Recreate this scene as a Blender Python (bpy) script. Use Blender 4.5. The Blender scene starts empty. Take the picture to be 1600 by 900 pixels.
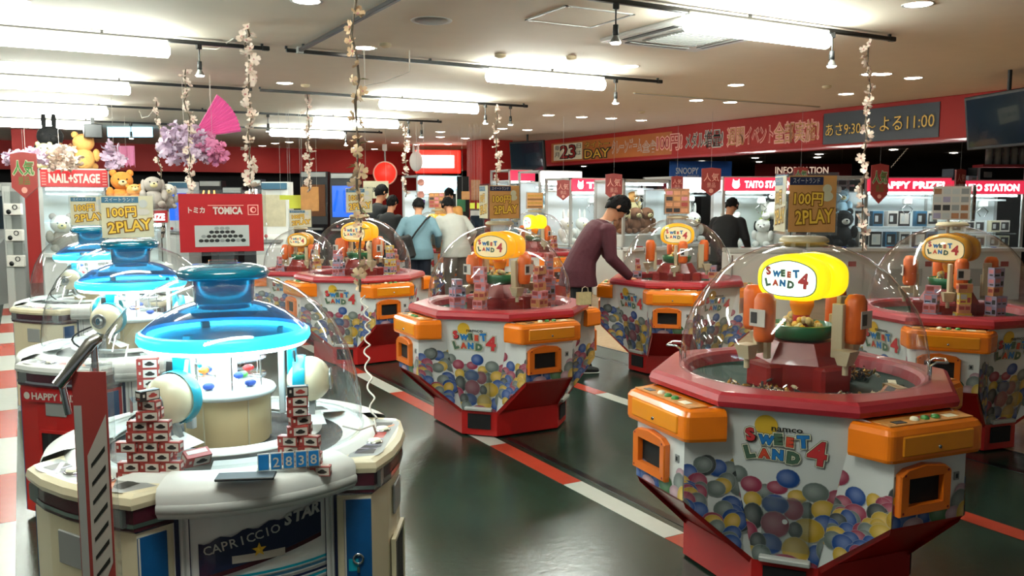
import bpy, math, random
from mathutils import Matrix, Vector
PI = math.pi
C = bpy.context.scene.collection
sc = bpy.context.scene
def R(a): return math.radians(a)
def lin(h):
    h = h.lstrip('#'); o = []
    for i in (0, 2, 4):
        v = int(h[i:i+2], 16)/255
        o.append(v/12.92 if v <= .04045 else ((v+.055)/1.055)**2.4)
    return tuple(o)+(1,)

# ------------------------------------------------------------------ camera, world, exposure
EYE = Vector((0, 0, 1.58)); FPX = 1350.0; PITCH = math.atan(140/1350); YAW = R(29.5)
Fh = Vector((math.sin(YAW), math.cos(YAW), 0)); Rv = Vector((math.cos(YAW), -math.sin(YAW), 0))
Fc = Fh*math.cos(PITCH) - Vector((0, 0, math.sin(PITCH))); Uc = Vector((0, 0, math.cos(PITCH))) + Fh*math.sin(PITCH)
cd = bpy.data.cameras.new('camera'); cam = bpy.data.objects.new('camera', cd); C.objects.link(cam)
cd.sensor_width = 36; cd.lens = FPX/1600*36; cd.clip_start = .05; cd.clip_end = 100
cam.matrix_world = Matrix(((Rv.x, Uc.x, -Fc.x, EYE.x), (Rv.y, Uc.y, -Fc.y, EYE.y), (Rv.z, Uc.z, -Fc.z, EYE.z), (0, 0, 0, 1)))
sc.camera = cam
w = bpy.data.worlds.new('world'); sc.world = w; w.use_nodes = True
w.node_tree.nodes['Background'].inputs[0].default_value = (.80, .86, .84, 1)
w.node_tree.nodes['Background'].inputs[1].default_value = .11
sc.view_settings.view_transform = 'Standard'; sc.view_settings.look = 'None'
sc.view_settings.exposure = .76; sc.view_settings.gamma = 1; sc.view_settings.use_curve_mapping = False
sc.cycles.transparent_max_bounces = 40; sc.cycles.max_bounces = 8; sc.cycles.use_denoising = True
sc.cycles.sample_clamp_indirect = 6

def ray(x, y): return Fc + Rv*((x-800)/FPX) + Uc*((450-y)/FPX)
def atz(x, y, z):
    r = ray(x, y); return EYE + r*((z-1.58)/r.z)
def atd(x, y, d): return EYE + ray(x, y)*d          # a point at camera depth d
def atX(x, y, X):
    r = ray(x, y); return EYE + r*(X/r.x)
def atY(x, y, Y):
    r = ray(x, y); return EYE + r*(Y/r.y)

# ------------------------------------------------------------------ materials
M = {}
def mat(name, col, rough=.5, metal=0, emit=0, ecol=None, noise=0, nscale=8, bump=0, coat=0, alpha=1, spec=.5):
    m = bpy.data.materials.new(name); m.use_nodes = True; nt = m.node_tree; b = nt.nodes['Principled BSDF']
    c = lin(col) if isinstance(col, str) else col
    b.inputs['Base Color'].default_value = c; b.inputs['Roughness'].default_value = rough
    b.inputs['Metallic'].default_value = metal; b.inputs['Coat Weight'].default_value = coat
    b.inputs['Specular IOR Level'].default_value = spec
    if emit:
        b.inputs['Emission Color'].default_value = lin(ecol) if ecol else c
        b.inputs['Emission Strength'].default_value = emit
    if noise or bump:
        tc = nt.nodes.new('ShaderNodeTexCoord'); n = nt.nodes.new('ShaderNodeTexNoise')
        n.inputs['Scale'].default_value = nscale; n.inputs['Detail'].default_value = 4
        nt.links.new(tc.outputs['Object'], n.inputs['Vector'])
        if noise:
            mx = nt.nodes.new('ShaderNodeMix'); mx.data_type = 'RGBA'
            mx.inputs[6].default_value = tuple(v*(1-noise) for v in c[:3])+(1,)
            mx.inputs[7].default_value = tuple(min(1, v*(1+noise)) for v in c[:3])+(1,)
            nt.links.new(n.outputs[0], mx.inputs[0]); nt.links.new(mx.outputs[2], b.inputs['Base Color'])
        if bump:
            bp = nt.nodes.new('ShaderNodeBump'); bp.inputs['Strength'].default_value = bump; bp.inputs['Distance'].default_value = .01
            nt.links.new(n.outputs[0], bp.inputs['Height']); nt.links.new(bp.outputs[0], b.inputs['Normal'])
    if alpha < 1:
        b.inputs['Alpha'].default_value = alpha
    M[name] = m; return m
def clear(name, tint='#ffffff', gl=1.0, rough=.02, haze=0.0):
    """thin clear acrylic: sees through, mirrors by Fresnel, a little scuffed"""
    m = bpy.data.materials.new(name); m.use_nodes = True; nt = m.node_tree; nt.nodes.clear()
    o = nt.nodes.new('ShaderNodeOutputMaterial'); t = nt.nodes.new('ShaderNodeBsdfTransparent'); g = nt.nodes.new('ShaderNodeBsdfGlossy')
    t.inputs[0].default_value = lin(tint); g.inputs['Roughness'].default_value = rough
    f = nt.nodes.new('ShaderNodeFresnel'); f.inputs[0].default_value = 1.49
    ge = nt.nodes.new('ShaderNodeNewGeometry'); io = nt.nodes.new('ShaderNodeMapRange'); io.inputs[3].default_value = 1.49; io.inputs[4].default_value = 1/1.49
    nt.links.new(ge.outputs['Backfacing'], io.inputs[0]); nt.links.new(io.outputs[0], f.inputs[0])
    mu = nt.nodes.new('ShaderNodeMath'); mu.operation = 'MULTIPLY'; mu.inputs[1].default_value = gl; mu.use_clamp = True
    mx = nt.nodes.new('ShaderNodeMixShader'); nt.links.new(f.outputs[0], mu.inputs[0]); nt.links.new(mu.outputs[0], mx.inputs[0])
    d = nt.nodes.new('ShaderNodeBsdfDiffuse'); d.inputs[0].default_value = (.8, .8, .8, 1)
    m2 = nt.nodes.new('ShaderNodeMixShader'); m2.inputs[0].default_value = haze
    nt.links.new(t.outputs[0], m2.inputs[1]); nt.links.new(d.outputs[0], m2.inputs[2])
    nt.links.new(m2.outputs[0], mx.inputs[1]); nt.links.new(g.outputs[0], mx.inputs[2]); nt.links.new(mx.outputs[0], o.inputs[0])
    M[name] = m; return m
clear('dome', '#fbfcfc', 1.0, .03, .010); clear('glass', '#f2f6f5', 1.2, .02, .015); clear('acrylic', '#f6f8f7', 1.2, .05, .045)
clear('blue_clear', '#1f8db4', 1.3, .05, .01)
mat('white', '#dcdcd8', .38, noise=.03); mat('panel_white', '#e2e2df', .32, coat=.3, noise=.02); mat('cream', '#dccfae', .4, noise=.04, coat=.2)
mat('red', '#b01a18', .36, noise=.05, coat=.2); mat('red_rim', '#a92733', .34, coat=.3, noise=.05); mat('dark_red', '#7e1418', .5, noise=.06)
mat('wall_red', '#a81a14', .62, noise=.06, nscale=2, bump=.05); mat('orange', '#f57e10', .26, coat=.6, noise=.06); mat('orange_dark', '#e0701a', .35, coat=.2, noise=.05)
mat('orange_bar', '#e06418', .4, noise=.06); mat('yellow_orange', '#f79718', .25, coat=.5, noise=.05)
mat('black', '#0c0c0d', .35); mat('dark', '#1c1e20', .5, noise=.1); mat('matte_black', '#08080a', .8); mat('grey', '#8f908e', .45, noise=.04); mat('lgrey', '#b7b8b4', .4, noise=.03)
mat('chrome', '#d8d8da', .12, 1); mat('steel', '#a5a8a8', .32, .9, noise=.05); mat('beige', '#c9b896', .5, noise=.05); mat('wood_beige', '#cdb183', .45, noise=.06, nscale=3)
mat('green', '#0f6a3c', .3, coat=.4, noise=.08); mat('bowl_green', '#0c3527', .6, noise=.3, spec=.12)
mat('teal', '#0c93a8', .35, coat=.3); mat('blue_print', '#0d4a80', .3, noise=.35, nscale=14, coat=.3); mat('navy', '#141c40', .35, coat=.3)
mat('blue_cap', '#006680', .18, coat=.6, noise=.12); mat('burgundy', '#431522', .2, coat=.5); mat('pink', '#d880a8', .6, noise=.12); mat('lilac', '#d8bfd4', .7, noise=.1)
mat('led', '#ffffff', .4, emit=9, ecol='#c9f4ff'); mat('led_blue', '#19b4e6', .3, emit=1.4, ecol='#2cc0f0'); mat('column_lit', '#ffffff', .4, emit=1.6, ecol='#e4f8ff')
mat('tube_lit', '#ffffff', .4, emit=46, ecol='#f2fbf2'); mat('down_lit', '#ffffff', .4, emit=22, ecol='#fff3e0'); mat('bulb', '#ffffff', .4, emit=12, ecol='#fff6e8')
mat('yellow_lit', '#f4d418', .3, emit=.75, ecol='#f8da10'); mat('yellow_dim', '#eaa818', .3, emit=.45, ecol='#f0a010', coat=.3); mat('yellow_off', '#eba420', .3, emit=0, coat=.3)
mat('face_lit', '#f2fff4', .3, emit=.95, ecol='#d8fff0'); mat('face_dim', '#e8d6a8', .3, emit=.25, ecol='#f6dca0'); mat('halo', '#f8f4d8', .4)
mat('pink_lit', '#e23a5c', .4, emit=.55, ecol='#e8304e'); mat('white_lit', '#ffffff', .4, emit=2.2, ecol='#fff2f4'); mat('inner_white', '#e6ecec', .5, noise=.05)
mat('case_lit', '#ffffff', .4, emit=24, ecol='#f0faff'); mat('sign_red_lit', '#e8281c', .4, emit=.9, ecol='#e82418'); mat('sign_white_lit', '#ffffff', .4, emit=3, ecol='#fff4ee')
mat('screen_blue', '#123a8a', .3, emit=.9, ecol='#1658d0'); mat('screen_orange', '#e88830', .3, emit=2.0, ecol='#f8a860'); mat('screen_dark', '#12202c', .12, noise=.6, nscale=3, coat=.5)
mat('screen_cyan', '#bfefff', .3, emit=1.3, ecol='#8fdcff'); mat('arc_white', '#ffffff', .3, emit=4)
mat('garland_flower', '#e6d2c2', .75, noise=.08); mat('garland_warm', '#d6b48e', .75, noise=.1); mat('garland_stem', '#5e5040', .8, noise=.2)
mat('flower_centre', '#c98a8a', .7); mat('leaf', '#8b8c58', .7, noise=.2); mat('cord', '#c9beb2', .5)
mat('skin', '#b87f5e', .55, noise=.05, nscale=20); mat('hair', '#0a090a', .75, noise=.3, nscale=60, bump=.5, spec=.15); mat('eye_white', '#e8e4de', .3); mat('lips', '#8e4c44', .5)
mat('maroon', '#4a1a26', .85, noise=.12, nscale=30, bump=.3); mat('black_cloth', '#0d0f13', .85, noise=.2, nscale=30, bump=.2); mat('blue_shirt', '#607e8a', .85, noise=.08, nscale=12, bump=.25)
mat('pale_shirt', '#aaaaa2', .85, noise=.06, nscale=12, bump=.25); mat('trousers', '#23211f', .85, noise=.15, nscale=20); mat('jeans', '#1a2130', .85, noise=.2, nscale=20); mat('brown_cloth', '#4a4038', .85, noise=.2)
mat('plush_tan', '#dca05a', .95, noise=.12, nscale=40, bump=.6); mat('plush_orange', '#d98838', .95, noise=.12, nscale=40, bump=.6); mat('plush_brown', '#7d5238', .95, noise=.15, nscale=40, bump=.6)
mat('plush_grey', '#a39a92', .95, noise=.12, nscale=40, bump=.6); mat('plush_white', '#e4dfd6', .95, noise=.08, nscale=40, bump=.6); mat('plush_blue', '#a8cbdc', .95, noise=.1, nscale=40, bump=.6)
mat('plush_black', '#0e0e10', .9, noise=.2, nscale=40, bump=.5); mat('plush_lime', '#a8ba4c', .95, noise=.1, nscale=40, bump=.6); mat('plush_cream', '#d9cb98', .95, noise=.1, nscale=40, bump=.6)
mat('gold', '#b08438', .35, .6, noise=.5, nscale=50); mat('box_red', '#9c3a34', .45, noise=.1); mat('box_white', '#c8bfb4', .45, noise=.06); mat('box_dark', '#2a2422', .45, noise=.2)
mat('box_pink', '#cc7c80', .5, noise=.25, nscale=25); mat('box_salmon', '#c8865e', .5, noise=.3, nscale=25); mat('box_lilac', '#9a90a8', .5, noise=.25, nscale=25); mat('box_yellow', '#d8b84a', .5, noise=.2, nscale=25)
mat('poster_red', '#ab2126', .35, noise=.04); mat('poster_tan', '#c48a4c', .45, noise=.35, nscale=9); mat('poster_pale', '#c8bfa0', .45, noise=.25, nscale=9); mat('poster_blue', '#31617c', .45, noise=.15)
mat('gold_text', '#e7b93e', .4); mat('gold_dark', '#7a4c10', .5); mat('sticky', '#d6dc4e', .7, noise=.04); mat('poster_brown', '#a06a44', .45, noise=.5, nscale=22)
mat('banner_orange', '#bc6a30', .5, noise=.2, nscale=3); mat('banner_night', '#151b2a', .4, noise=.6, nscale=2); mat('text_grey', '#c9bdb4', .5); mat('text_pink', '#f0b0a0', .5)
mat('letter_glow', '#e8c8b0', .4, emit=.45); mat('sign_blue', '#1756a8', .5, noise=.1); mat('pink_fan', '#d95f9a', .5, emit=.12); mat('purple_card', '#4b2a6e', .4, noise=.3, nscale=20)  # glow added so the INFORMATION lettering shows; faint glow on the paper fan
mat('ltr_red', '#d23c40', .35); mat('ltr_blue', '#2c7cc4', .35); mat('ltr_green', '#54705a', .35); mat('ltr_orange', '#dc5038', .35); mat('ink', '#242420', .5)
mat('num_blue', '#1c76b8', .4); mat('shoe', '#121214', .5); mat('button_green', '#3d8a3c', .3, coat=.5); mat('clear_red', '#a8413c', .4, noise=.3, nscale=5)
mat('plate_print', '#cf8c40', .65, noise=.5, nscale=30)
for nm, c in (('pb', '#2458a8'), ('py', '#e6b83a'), ('pr', '#b8405c'), ('pg', '#7c8880'), ('po', '#5f8a52'), ('pp', '#cc9aa8')): pass
def attr_mat(name):
    m = bpy.data.materials.new(name); m.use_nodes = True; nt = m.node_tree; b = nt.nodes['Principled BSDF']
    a = nt.nodes.new('ShaderNodeAttribute'); a.attribute_name = 'ink'; nt.links.new(a.outputs[0], b.inputs['Base Color'])
    b.inputs['Roughness'].default_value = .34; M[name] = m
attr_mat('ball_print')

# floor: dark green polished vinyl, beige beyond
def floor_mat(name, ca, cb, rough, tile, sc1=1.2):
    m = bpy.data.materials.new(name); m.use_nodes = True; nt = m.node_tree; b = nt.nodes['Principled BSDF']
    tc = nt.nodes.new('ShaderNodeTexCoord'); n = nt.nodes.new('ShaderNodeTexNoise'); n.inputs['Scale'].default_value = sc1; n.inputs['Detail'].default_value = 7; n.inputs['Roughness'].default_value = .65
    n2 = nt.nodes.new('ShaderNodeTexNoise'); n2.inputs['Scale'].default_value = 26; n2.inputs['Detail'].default_value = 5
    cr = nt.nodes.new('ShaderNodeMix'); cr.data_type = 'RGBA'; cr.inputs[6].default_value = lin(ca); cr.inputs[7].default_value = lin(cb)
    ad = nt.nodes.new('ShaderNodeMath'); ad.operation = 'ADD'; ms = nt.nodes.new('ShaderNodeMath'); ms.operation = 'MULTIPLY'; ms.inputs[1].default_value = .5
    for q in (n, n2): nt.links.new(tc.outputs['Object'], q.inputs['Vector'])
    nt.links.new(n.outputs[0], ad.inputs[0]); nt.links.new(n2.outputs[0], ms.inputs[0]); nt.links.new(ms.outputs[0], ad.inputs[1])
    mr = nt.nodes.new('ShaderNodeMapRange'); mr.inputs[1].default_value = .55; mr.inputs[2].default_value = .95
    nt.links.new(ad.outputs[0], mr.inputs[0]); nt.links.new(mr.outputs[0], cr.inputs[0])
    br = nt.nodes.new('ShaderNodeTexBrick'); br.offset = 0; br.inputs['Scale'].default_value = 1/tile; br.inputs['Brick Width'].default_value = 1; br.inputs['Row Height'].default_value = 1
    br.inputs['Mortar Size'].default_value = .004; br.inputs['Color1'].default_value = (1, 1, 1, 1); br.inputs['Color2'].default_value = (.86, .86, .86, 1); br.inputs['Mortar'].default_value = (.6, .6, .6, 1)
    nt.links.new(tc.outputs['Object'], br.inputs['Vector'])
    mu = nt.nodes.new('ShaderNodeMix'); mu.data_type = 'RGBA'; mu.blend_type = 'MULTIPLY'; mu.inputs[0].default_value = 1
    nt.links.new(cr.outputs[2], mu.inputs[6]); nt.links.new(br.outputs[0], mu.inputs[7]); nt.links.new(mu.outputs[2], b.inputs['Base Color'])
    rr = nt.nodes.new('ShaderNodeMapRange'); rr.inputs[3].default_value = rough*.9; rr.inputs[4].default_value = rough*1.15
    nt.links.new(n.outputs[0], rr.inputs[0]); nt.links.new(rr.outputs[0], b.inputs['Roughness'])
    bp = nt.nodes.new('ShaderNodeBump'); bp.inputs['Strength'].default_value = .05; bp.inputs['Distance'].default_value = .02
    nt.links.new(n2.outputs[0], bp.inputs['Height']); nt.links.new(bp.outputs[0], b.inputs['Normal'])
    M[name] = m
floor_mat('floor_green', '#12231b', '#223d31', .24, .6); floor_mat('floor_beige', '#b89468', '#cfae84', .24, .9)
mat('stripe_red', '#b3402c', .25, noise=.1, nscale=14); mat('stripe_white', '#c4c6bc', .25, noise=.06, nscale=14); mat('gap_metal', '#15181a', .2, .3)
mat('ceiling', '#ebdfcd', .8, noise=.04, nscale=5, bump=.04); mat('void_black', '#100e10', .8, noise=.2); mat('wall_grey', '#8d9088', .7, noise=.05)
mat('grout_dark', '#3a3a38', .7); mat('arcade_dark', '#17181d', .5, noise=.3)

# ------------------------------------------------------------------ mesh builder
_font = {}
def glyphs(s, off=0.0, res=2):
    k = (s, off)
    if k in _font: return _font[k]
    cu = bpy.data.curves.new('t', 'FONT'); cu.body = s; cu.size = 1; cu.offset = off; cu.resolution_u = res; cu.align_x = 'CENTER'
    ob = bpy.data.objects.new('t', cu); C.objects.link(ob)
    dg = bpy.context.evaluated_depsgraph_get(); me = ob.evaluated_get(dg).to_mesh()
    v = [tuple(p.co) for p in me.vertices]; f = [tuple(p.vertices) for p in me.polygons]
    ob.evaluated_get(dg).to_mesh_clear(); bpy.data.objects.remove(ob); bpy.data.curves.remove(cu)
    if v:
        x0 = min(p[0] for p in v); x1 = max(p[0] for p in v); y0 = min(p[1] for p in v); y1 = max(p[1] for p in v)
    else: x0 = x1 = y0 = y1 = 0
    _font[k] = (v, f, x0, x1, y0, y1); return _font[k]

def frame(o, x, n):
    """matrix: local x along x, local z along the normal n, local y up between them"""
    x = Vector(x).normalized(); n = Vector(n).normalized(); y = n.cross(x).normalized(); x = y.cross(n)
    return Matrix(((x.x, y.x, n.x, o[0]), (x.y, y.y, n.y, o[1]), (x.z, y.z, n.z, o[2]), (0, 0, 0, 1)))
def T(x, y, z): return Matrix.Translation((x, y, z))
def RZ(a): return Matrix.Rotation(a, 4, 'Z')
def RX(a): return Matrix.Rotation(a, 4, 'X')
def RY(a): return Matrix.Rotation(a, 4, 'Y')
def face_M(az, r=0, z=0):
    """frame standing upright, normal pointing to azimuth az, at distance r"""
    n = Vector((math.cos(az), math.sin(az), 0)); return frame(n*r + Vector((0, 0, z)), (-n.y, n.x, 0), n)

class B:
    def __init__(s): s.v = []; s.f = []; s.m = []; s.sm = []; s.mats = []; s.cols = None
    def mi(s, m):
        if m not in s.mats: s.mats.append(m)
        return s.mats.index(m)
    def add(s, v, f, m, X=None, smooth=False):
        o = len(s.v); k = s.mi(m)
        if X is not None: v = [tuple(X @ Vector(p)) for p in v]
        s.v += [tuple(p) for p in v]
        for q in f: s.f.append(tuple(i+o for i in q)); s.m.append(k); s.sm.append(smooth)
        return s
    def box(s, c, d, m, X=None, b=0):
        x, y, z = c; a, e, h = d[0]/2, d[1]/2, d[2]/2
        if not b:
            v = [(x+i*a, y+j*e, z+k*h) for i in (-1, 1) for j in (-1, 1) for k in (-1, 1)]
            return s.add(v, [(0, 1, 3, 2), (4, 6, 7, 5), (0, 4, 5, 1), (2, 3, 7, 6), (0, 2, 6, 4), (1, 5, 7, 3)], m, X)
        v = []; ix = {}
        for i in (-1, 1):
            for j in (-1, 1):
                for k in (-1, 1):
                    for t in range(3):
                        p = [x+i*(a-b), y+j*(e-b), z+k*(h-b)]
                        p[t] = (x+i*a, y+j*e, z+k*h)[t]
                        ix[(i, j, k, t)] = len(v); v.append(tuple(p))
        f = []
        for t in range(3):
            u, w_ = [(1, 2), (2, 0), (0, 1)][t]
            for sg in (-1, 1):
                q = []
                for (p1, p2) in ((-1, -1), (1, -1), (1, 1), (-1, 1)):
                    kk = [0, 0, 0]; kk[t] = sg; kk[u] = p1; kk[w_] = p2; q.append(ix[(kk[0], kk[1], kk[2], t)])
                f.append(tuple(q if sg > 0 else q[::-1]))
        for t in range(3):
            u, w_ = [(1, 2), (2, 0), (0, 1)][t]
            for p1 in (-1, 1):
                for p2 in (-1, 1):
                    k0 = [0, 0, 0]; k0[t] = -1; k0[u] = p1; k0[w_] = p2; k1 = list(k0); k1[t] = 1
                    q = [ix[(*k0, u)], ix[(*k1, u)], ix[(*k1, w_)], ix[(*k0, w_)]]
                    f.append(tuple(q if p1*p2 < 0 else q[::-1]))
        for i in (-1, 1):
            for j in (-1, 1):
                for k in (-1, 1):
                    q = [ix[(i, j, k, t)] for t in range(3)]; f.append(tuple(q if i*j*k > 0 else q[::-1]))
        return s.add(v, f, m, X)
    def loft(s, rings, m, X=None, caps=True, smooth=False, closed=True):
        n = len(rings[0]); v = [p for r in rings for p in r]; f = []
        for i in range(len(rings)-1):
            for j in range(n if closed else n-1):
                k = (j+1) % n; f.append((i*n+j, i*n+k, (i+1)*n+k, (i+1)*n+j))
        s.add(v, f, m, X, smooth)
        if caps:
            s.add(rings[0], [tuple(range(n))[::-1]], m, X); s.add(rings[-1], [tuple(range(n))], m, X)
        return s
    def prism(s, poly, z0, z1, m, X=None, caps=True): return s.loft([[(x, y, z0) for x, y in poly], [(x, y, z1) for x, y in poly]], m, X, caps)
    def lathe(s, prof, n, m, X=None, a0=0, a1=2*PI, smooth=True):
        full = abs(a1-a0-2*PI) < 1e-6; k = n if full else n+1
        rings = [[(r*math.cos(a0+(a1-a0)*j/n), r*math.sin(a0+(a1-a0)*j/n), z) for j in range(k)] for r, z in prof]
        return s.loft(rings, m, X, False, smooth, full)
    def tube(s, pts, r, n, m, X=None, smooth=True, loop=False):
        pts = [Vector(p) for p in pts]; rs = r if isinstance(r, (list, tuple)) else [r]*len(pts); rings = []; up = None
        for i, p in enumerate(pts):
            if loop: d = pts[(i+1) % len(pts)]-pts[i-1]
            else: d = pts[min(i+1, len(pts)-1)]-pts[max(i-1, 0)]
            d = d.normalized() if d.length > 0 else Vector((0, 0, 1))
            if up is None: up = Vector((0, 0, 1)) if abs(d.z) < .9 else Vector((1, 0, 0))
            a = d.cross(up).normalized(); up = a.cross(d).normalized()
            rings.append([tuple(p+(a*math.cos(2*PI*j/n)+up*math.sin(2*PI*j/n))*rs[i]) for j in range(n)])
        if loop: rings.append(rings[0])
        return s.loft(rings, m, X, not loop, smooth)
    def ball(s, c, r, m, X=None, n=12, k=8, fn=None):
        r = (r, r, r) if not isinstance(r, (tuple, list)) else r; v = []; f = []
        for i in range(k+1):
            t = PI*i/k
            for j in range(n):
                a = 2*PI*j/n; p = Vector((math.sin(t)*math.cos(a), math.sin(t)*math.sin(a), math.cos(t)))
                if fn: p = fn(p)
                v.append((c[0]+p.x*r[0], c[1]+p.y*r[1], c[2]+p.z*r[2]))
        for i in range(k):
            for j in range(n):
                q = (j+1) % n; f.append((i*n+j, (i+1)*n+j, (i+1)*n+q, i*n+q))
        return s.add(v, f, m, X, True)
    def disc(s, c, r, m, X=None, n=16, ry=None):
        ry = ry or r; return s.add([(c[0]+r*math.cos(2*PI*j/n), c[1]+ry*math.sin(2*PI*j/n), c[2]) for j in range(n)], [tuple(range(n))], m, X)
    def quad(s, x0, y0, x1, y1, z, m, X=None): return s.add([(x0, y0, z), (x1, y0, z), (x1, y1, z), (x0, y1, z)], [(0, 1, 2, 3)], m, X)
    def text(s, t, h, c, m, X=None, off=0.0, wd=None, rot=0, shear=0):
        v, f, x0, x1, y0, y1 = glyphs(t, off)
        v0, f0, a0, a1, b0, b1 = glyphs(t, 0.0)
        if a1 <= a0: return s
        sy = h/(b1-b0); sx = (wd/(a1-a0)) if wd else sy; cx = (a0+a1)/2; cy = (b0+b1)/2; cr, sr = math.cos(rot), math.sin(rot); o = []
        for p in v:
            x = (p[0]-cx)*sx; y = (p[1]-cy)*sy; x += shear*y; o.append((c[0]+x*cr-y*sr, c[1]+x*sr+y*cr, c[2]))
        return s.add(o, f, m, X)
    def done(s, name, parent=None, loc=None, rz=None, M4=None):
        me = bpy.data.meshes.new(name); me.from_pydata(s.v, [], s.f)
        for k in s.mats: me.materials.append(M[k])
        me.polygons.foreach_set('material_index', s.m); me.polygons.foreach_set('use_smooth', s.sm)
        if s.cols:
            a = me.color_attributes.new('ink', 'FLOAT_COLOR', 'POINT'); fl = [x for c in s.cols for x in c]; a.data.foreach_set('color', fl)
        me.update(); o = bpy.data.objects.new(name, me); C.objects.link(o)
        if parent: o.parent = parent
        if M4 is not None: o.matrix_basis = M4
        if loc: o.location = loc
        if rz: o.rotation_euler = (0, 0, rz)
        return o
def tag(o, label, cat, group=None, kind=None):
    if len(label.split()) > 16: print('LONG', len(label.split()), label)
    o['label'] = label; o['category'] = cat
    if group: o['group'] = group
    if kind: o['kind'] = kind
    return o
def thing(name, label, cat, loc=(0, 0, 0), rz=0, group=None):
    o = bpy.data.objects.new(name, None); C.objects.link(o); o.location = loc; o.rotation_euler = (0, 0, rz); o.empty_display_size = .1
    return tag(o, label, cat, group)
def struct(b, name, parent=None, loc=None):
    o = b.done(name, parent, loc)
    if not parent: o['kind'] = 'structure'
    return o
_kids = {}
def dup(o, parent=None):
    c = o.copy(); C.objects.link(c); c.parent = parent
    for ch in list(o.children): dup(ch, c)
    return c
def place(o, loc, rz=0, label=None, group=None):
    o.location = loc; o.rotation_euler = (0, 0, rz)
    if label: tag(o, label, o['category'])
    if group: o['group'] = group
    return o

# ------------------------------------------------------------------ the setting
b = B(); b.box((1.2, 14, -.05), (8.3, 36, .1), 'floor_green'); floor = struct(b, 'floor')
b = B(); b.box((13.7, 14, -.05), (16.7, 36, .1), 'floor_beige'); fl2 = struct(b, 'floor_beige')
b = B(); b.box((8, 13, 2.90), (30, 36, .1), 'ceiling'); struct(b, 'ceiling')
def stripe(x0, x1, ys, y_start, first, n, per=.87):
    w_, r_ = B(), B()
    for k, (bb, m) in enumerate(((w_, 'stripe_white'), (r_, 'stripe_red'))): bb.box(((x0+x1)/2-(x0+x1)/2, 0, .0008), (x1-x0, per-.004, .0016), m)
    pr = [w_.done('stripe_tile', floor), r_.done('stripe_tile', floor)]; used = [False, False]
    for i in range(n):
        k = (i+first) % 2
        o = pr[k] if not used[k] else pr[k].copy()
        if used[k]: C.objects.link(o)
        used[k] = True; o.location = ((x0+x1)/2, y_start+per*(i+.5), 0)
stripe(2.54, 2.66, 0, .43, 1, 24); stripe(3.97, 4.09, 0, .43, 1, 20); stripe(-.30, -.10, 0, .43, 0, 22)
for nm, x, wd in (('floor_joint', 2.73, .05), ('floor_joint', 4.98, .06), ('floor_joint', 5.34, .02)):
    b = B(); b.box((x, 10, .0012), (wd, 28, .0024), 'gap_metal', b=.0008); b.done(nm, floor)
# walls
b = B(); b.box((4.5, 23.6, 1.45), (14, .2, 2.9), 'void_black'); struct(b, 'wall_back')
b = B(); b.box((4.7, 22.3, 2.55), (11.2, .25, .66), 'wall_red'); struct(b, 'trim_1')
b = B(); b.box((8.9, 23.2, 1.45), (2.2, .3, 2.9), 'wall_red'); struct(b, 'wall_back_red')
b = B(); b.box((-6.2, 14, 1.45), (.2, 34, 2.9), 'wall_grey'); struct(b, 'wall_left')
b = B(); b.box((20.5, 13, 1.45), (.2, 34, 2.9), 'void_black'); struct(b, 'wall_right')
b = B(); b.box((15.5, 24.4, 1.45), (11, .2, 2.9), 'void_black'); struct(b, 'wall_back_right')
b = B(); b.box((15.4, 13, 2.62), (10, 24, .08), 'void_black'); struct(b, 'ceiling_arcade')
# long red fascia over the crane arcade
b = B(); b.box((10.27, 11.2, 2.57), (.3, 12, .56), 'wall_red', b=.01); b.box((10.11, 11.2, 2.30), (.03, 12, .03), 'red_rim'); fascia = struct(b, 'trim_2')
b = B(); b.box((10.2, 20.8, 2.58), (.3, 5.6, .55), 'red'); struct(b, 'trim_3')
p = atd(765, 300, 19.2); b = B(); b.box((p.x, p.y, 1.42), (.75, .75, 2.85), 'wall_red'); struct(b, 'wall_column')
p = atd(43, 300, 16.2); b = B(); b.box((p.x, p.y, 1.42), (.42, .42, 2.85), 'wall_red'); struct(b, 'wall_column_left')
p = atd(112, 230, 19); b = B(); b.box((p.x, p.y, 1.42), (.36, .36, 2.85), 'wall_red'); struct(b, 'wall_column_far')
p = atd(73, 230, 19.3); b = B(); b.box((p.x, p.y, 1.42), (.8, .3, 2.85), 'white'); struct(b, 'wall_panel_left')

# ------------------------------------------------------------------ ceiling fittings
def track(x0, x1, Y, lab, ang=0, name='lighting_track'):
    b = B(); L = x1-x0
    if ang: b.box((0, L/2, 0), (.035, L, .03), 'black', b=.004)
    else:
        b.box((L/2, 0, 0), (L, .035, .03), 'black', b=.004); b.box((L+.03, 0, 0), (.06, .04, .036), 'black', b=.005)
    k = max(2, int(L/1.2))
    for i in range(k+1): b.box((L*i/k if not ang else 0, 0 if not ang else L*i/k, .023), (.02, .02, .024), 'dark')
    o = b.done(name); o.location = (x0, Y, 2.815); return tag(o, lab, 'track')
for i, Y in enumerate((4.55, 7.38, 10.2, 12.95, 15.6)):
    w_ = ['nearest to the camera', 'second from the front', 'third from the front', 'fourth from the front', 'farthest back'][i]
    if i: track(-3, 1.8 if i == 1 else 2.3, Y, 'black ceiling light track over the blue domes, ' + w_)
    track(2.0 if i == 1 else 2.45 if i else 3.0, 5.95, Y, 'black ceiling light track over the red machines, ' + w_)
b = B(); b.box((0, 0, 0), (.035, 2.6, .03), 'black', b=.004); b.box((0, 1.2, .023), (.02, .02, .024), 'dark'); b.box((0, -1.2, .023), (.02, .02, .024), 'dark'); b.box((0, 1.3, 0), (.05, .05, .05), 'lgrey')
o = b.done('lighting_track'); o.location = (2.1, 6.02, 2.815); tag(o, 'black ceiling track crossing the others, above the flower garland', 'track')
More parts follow.
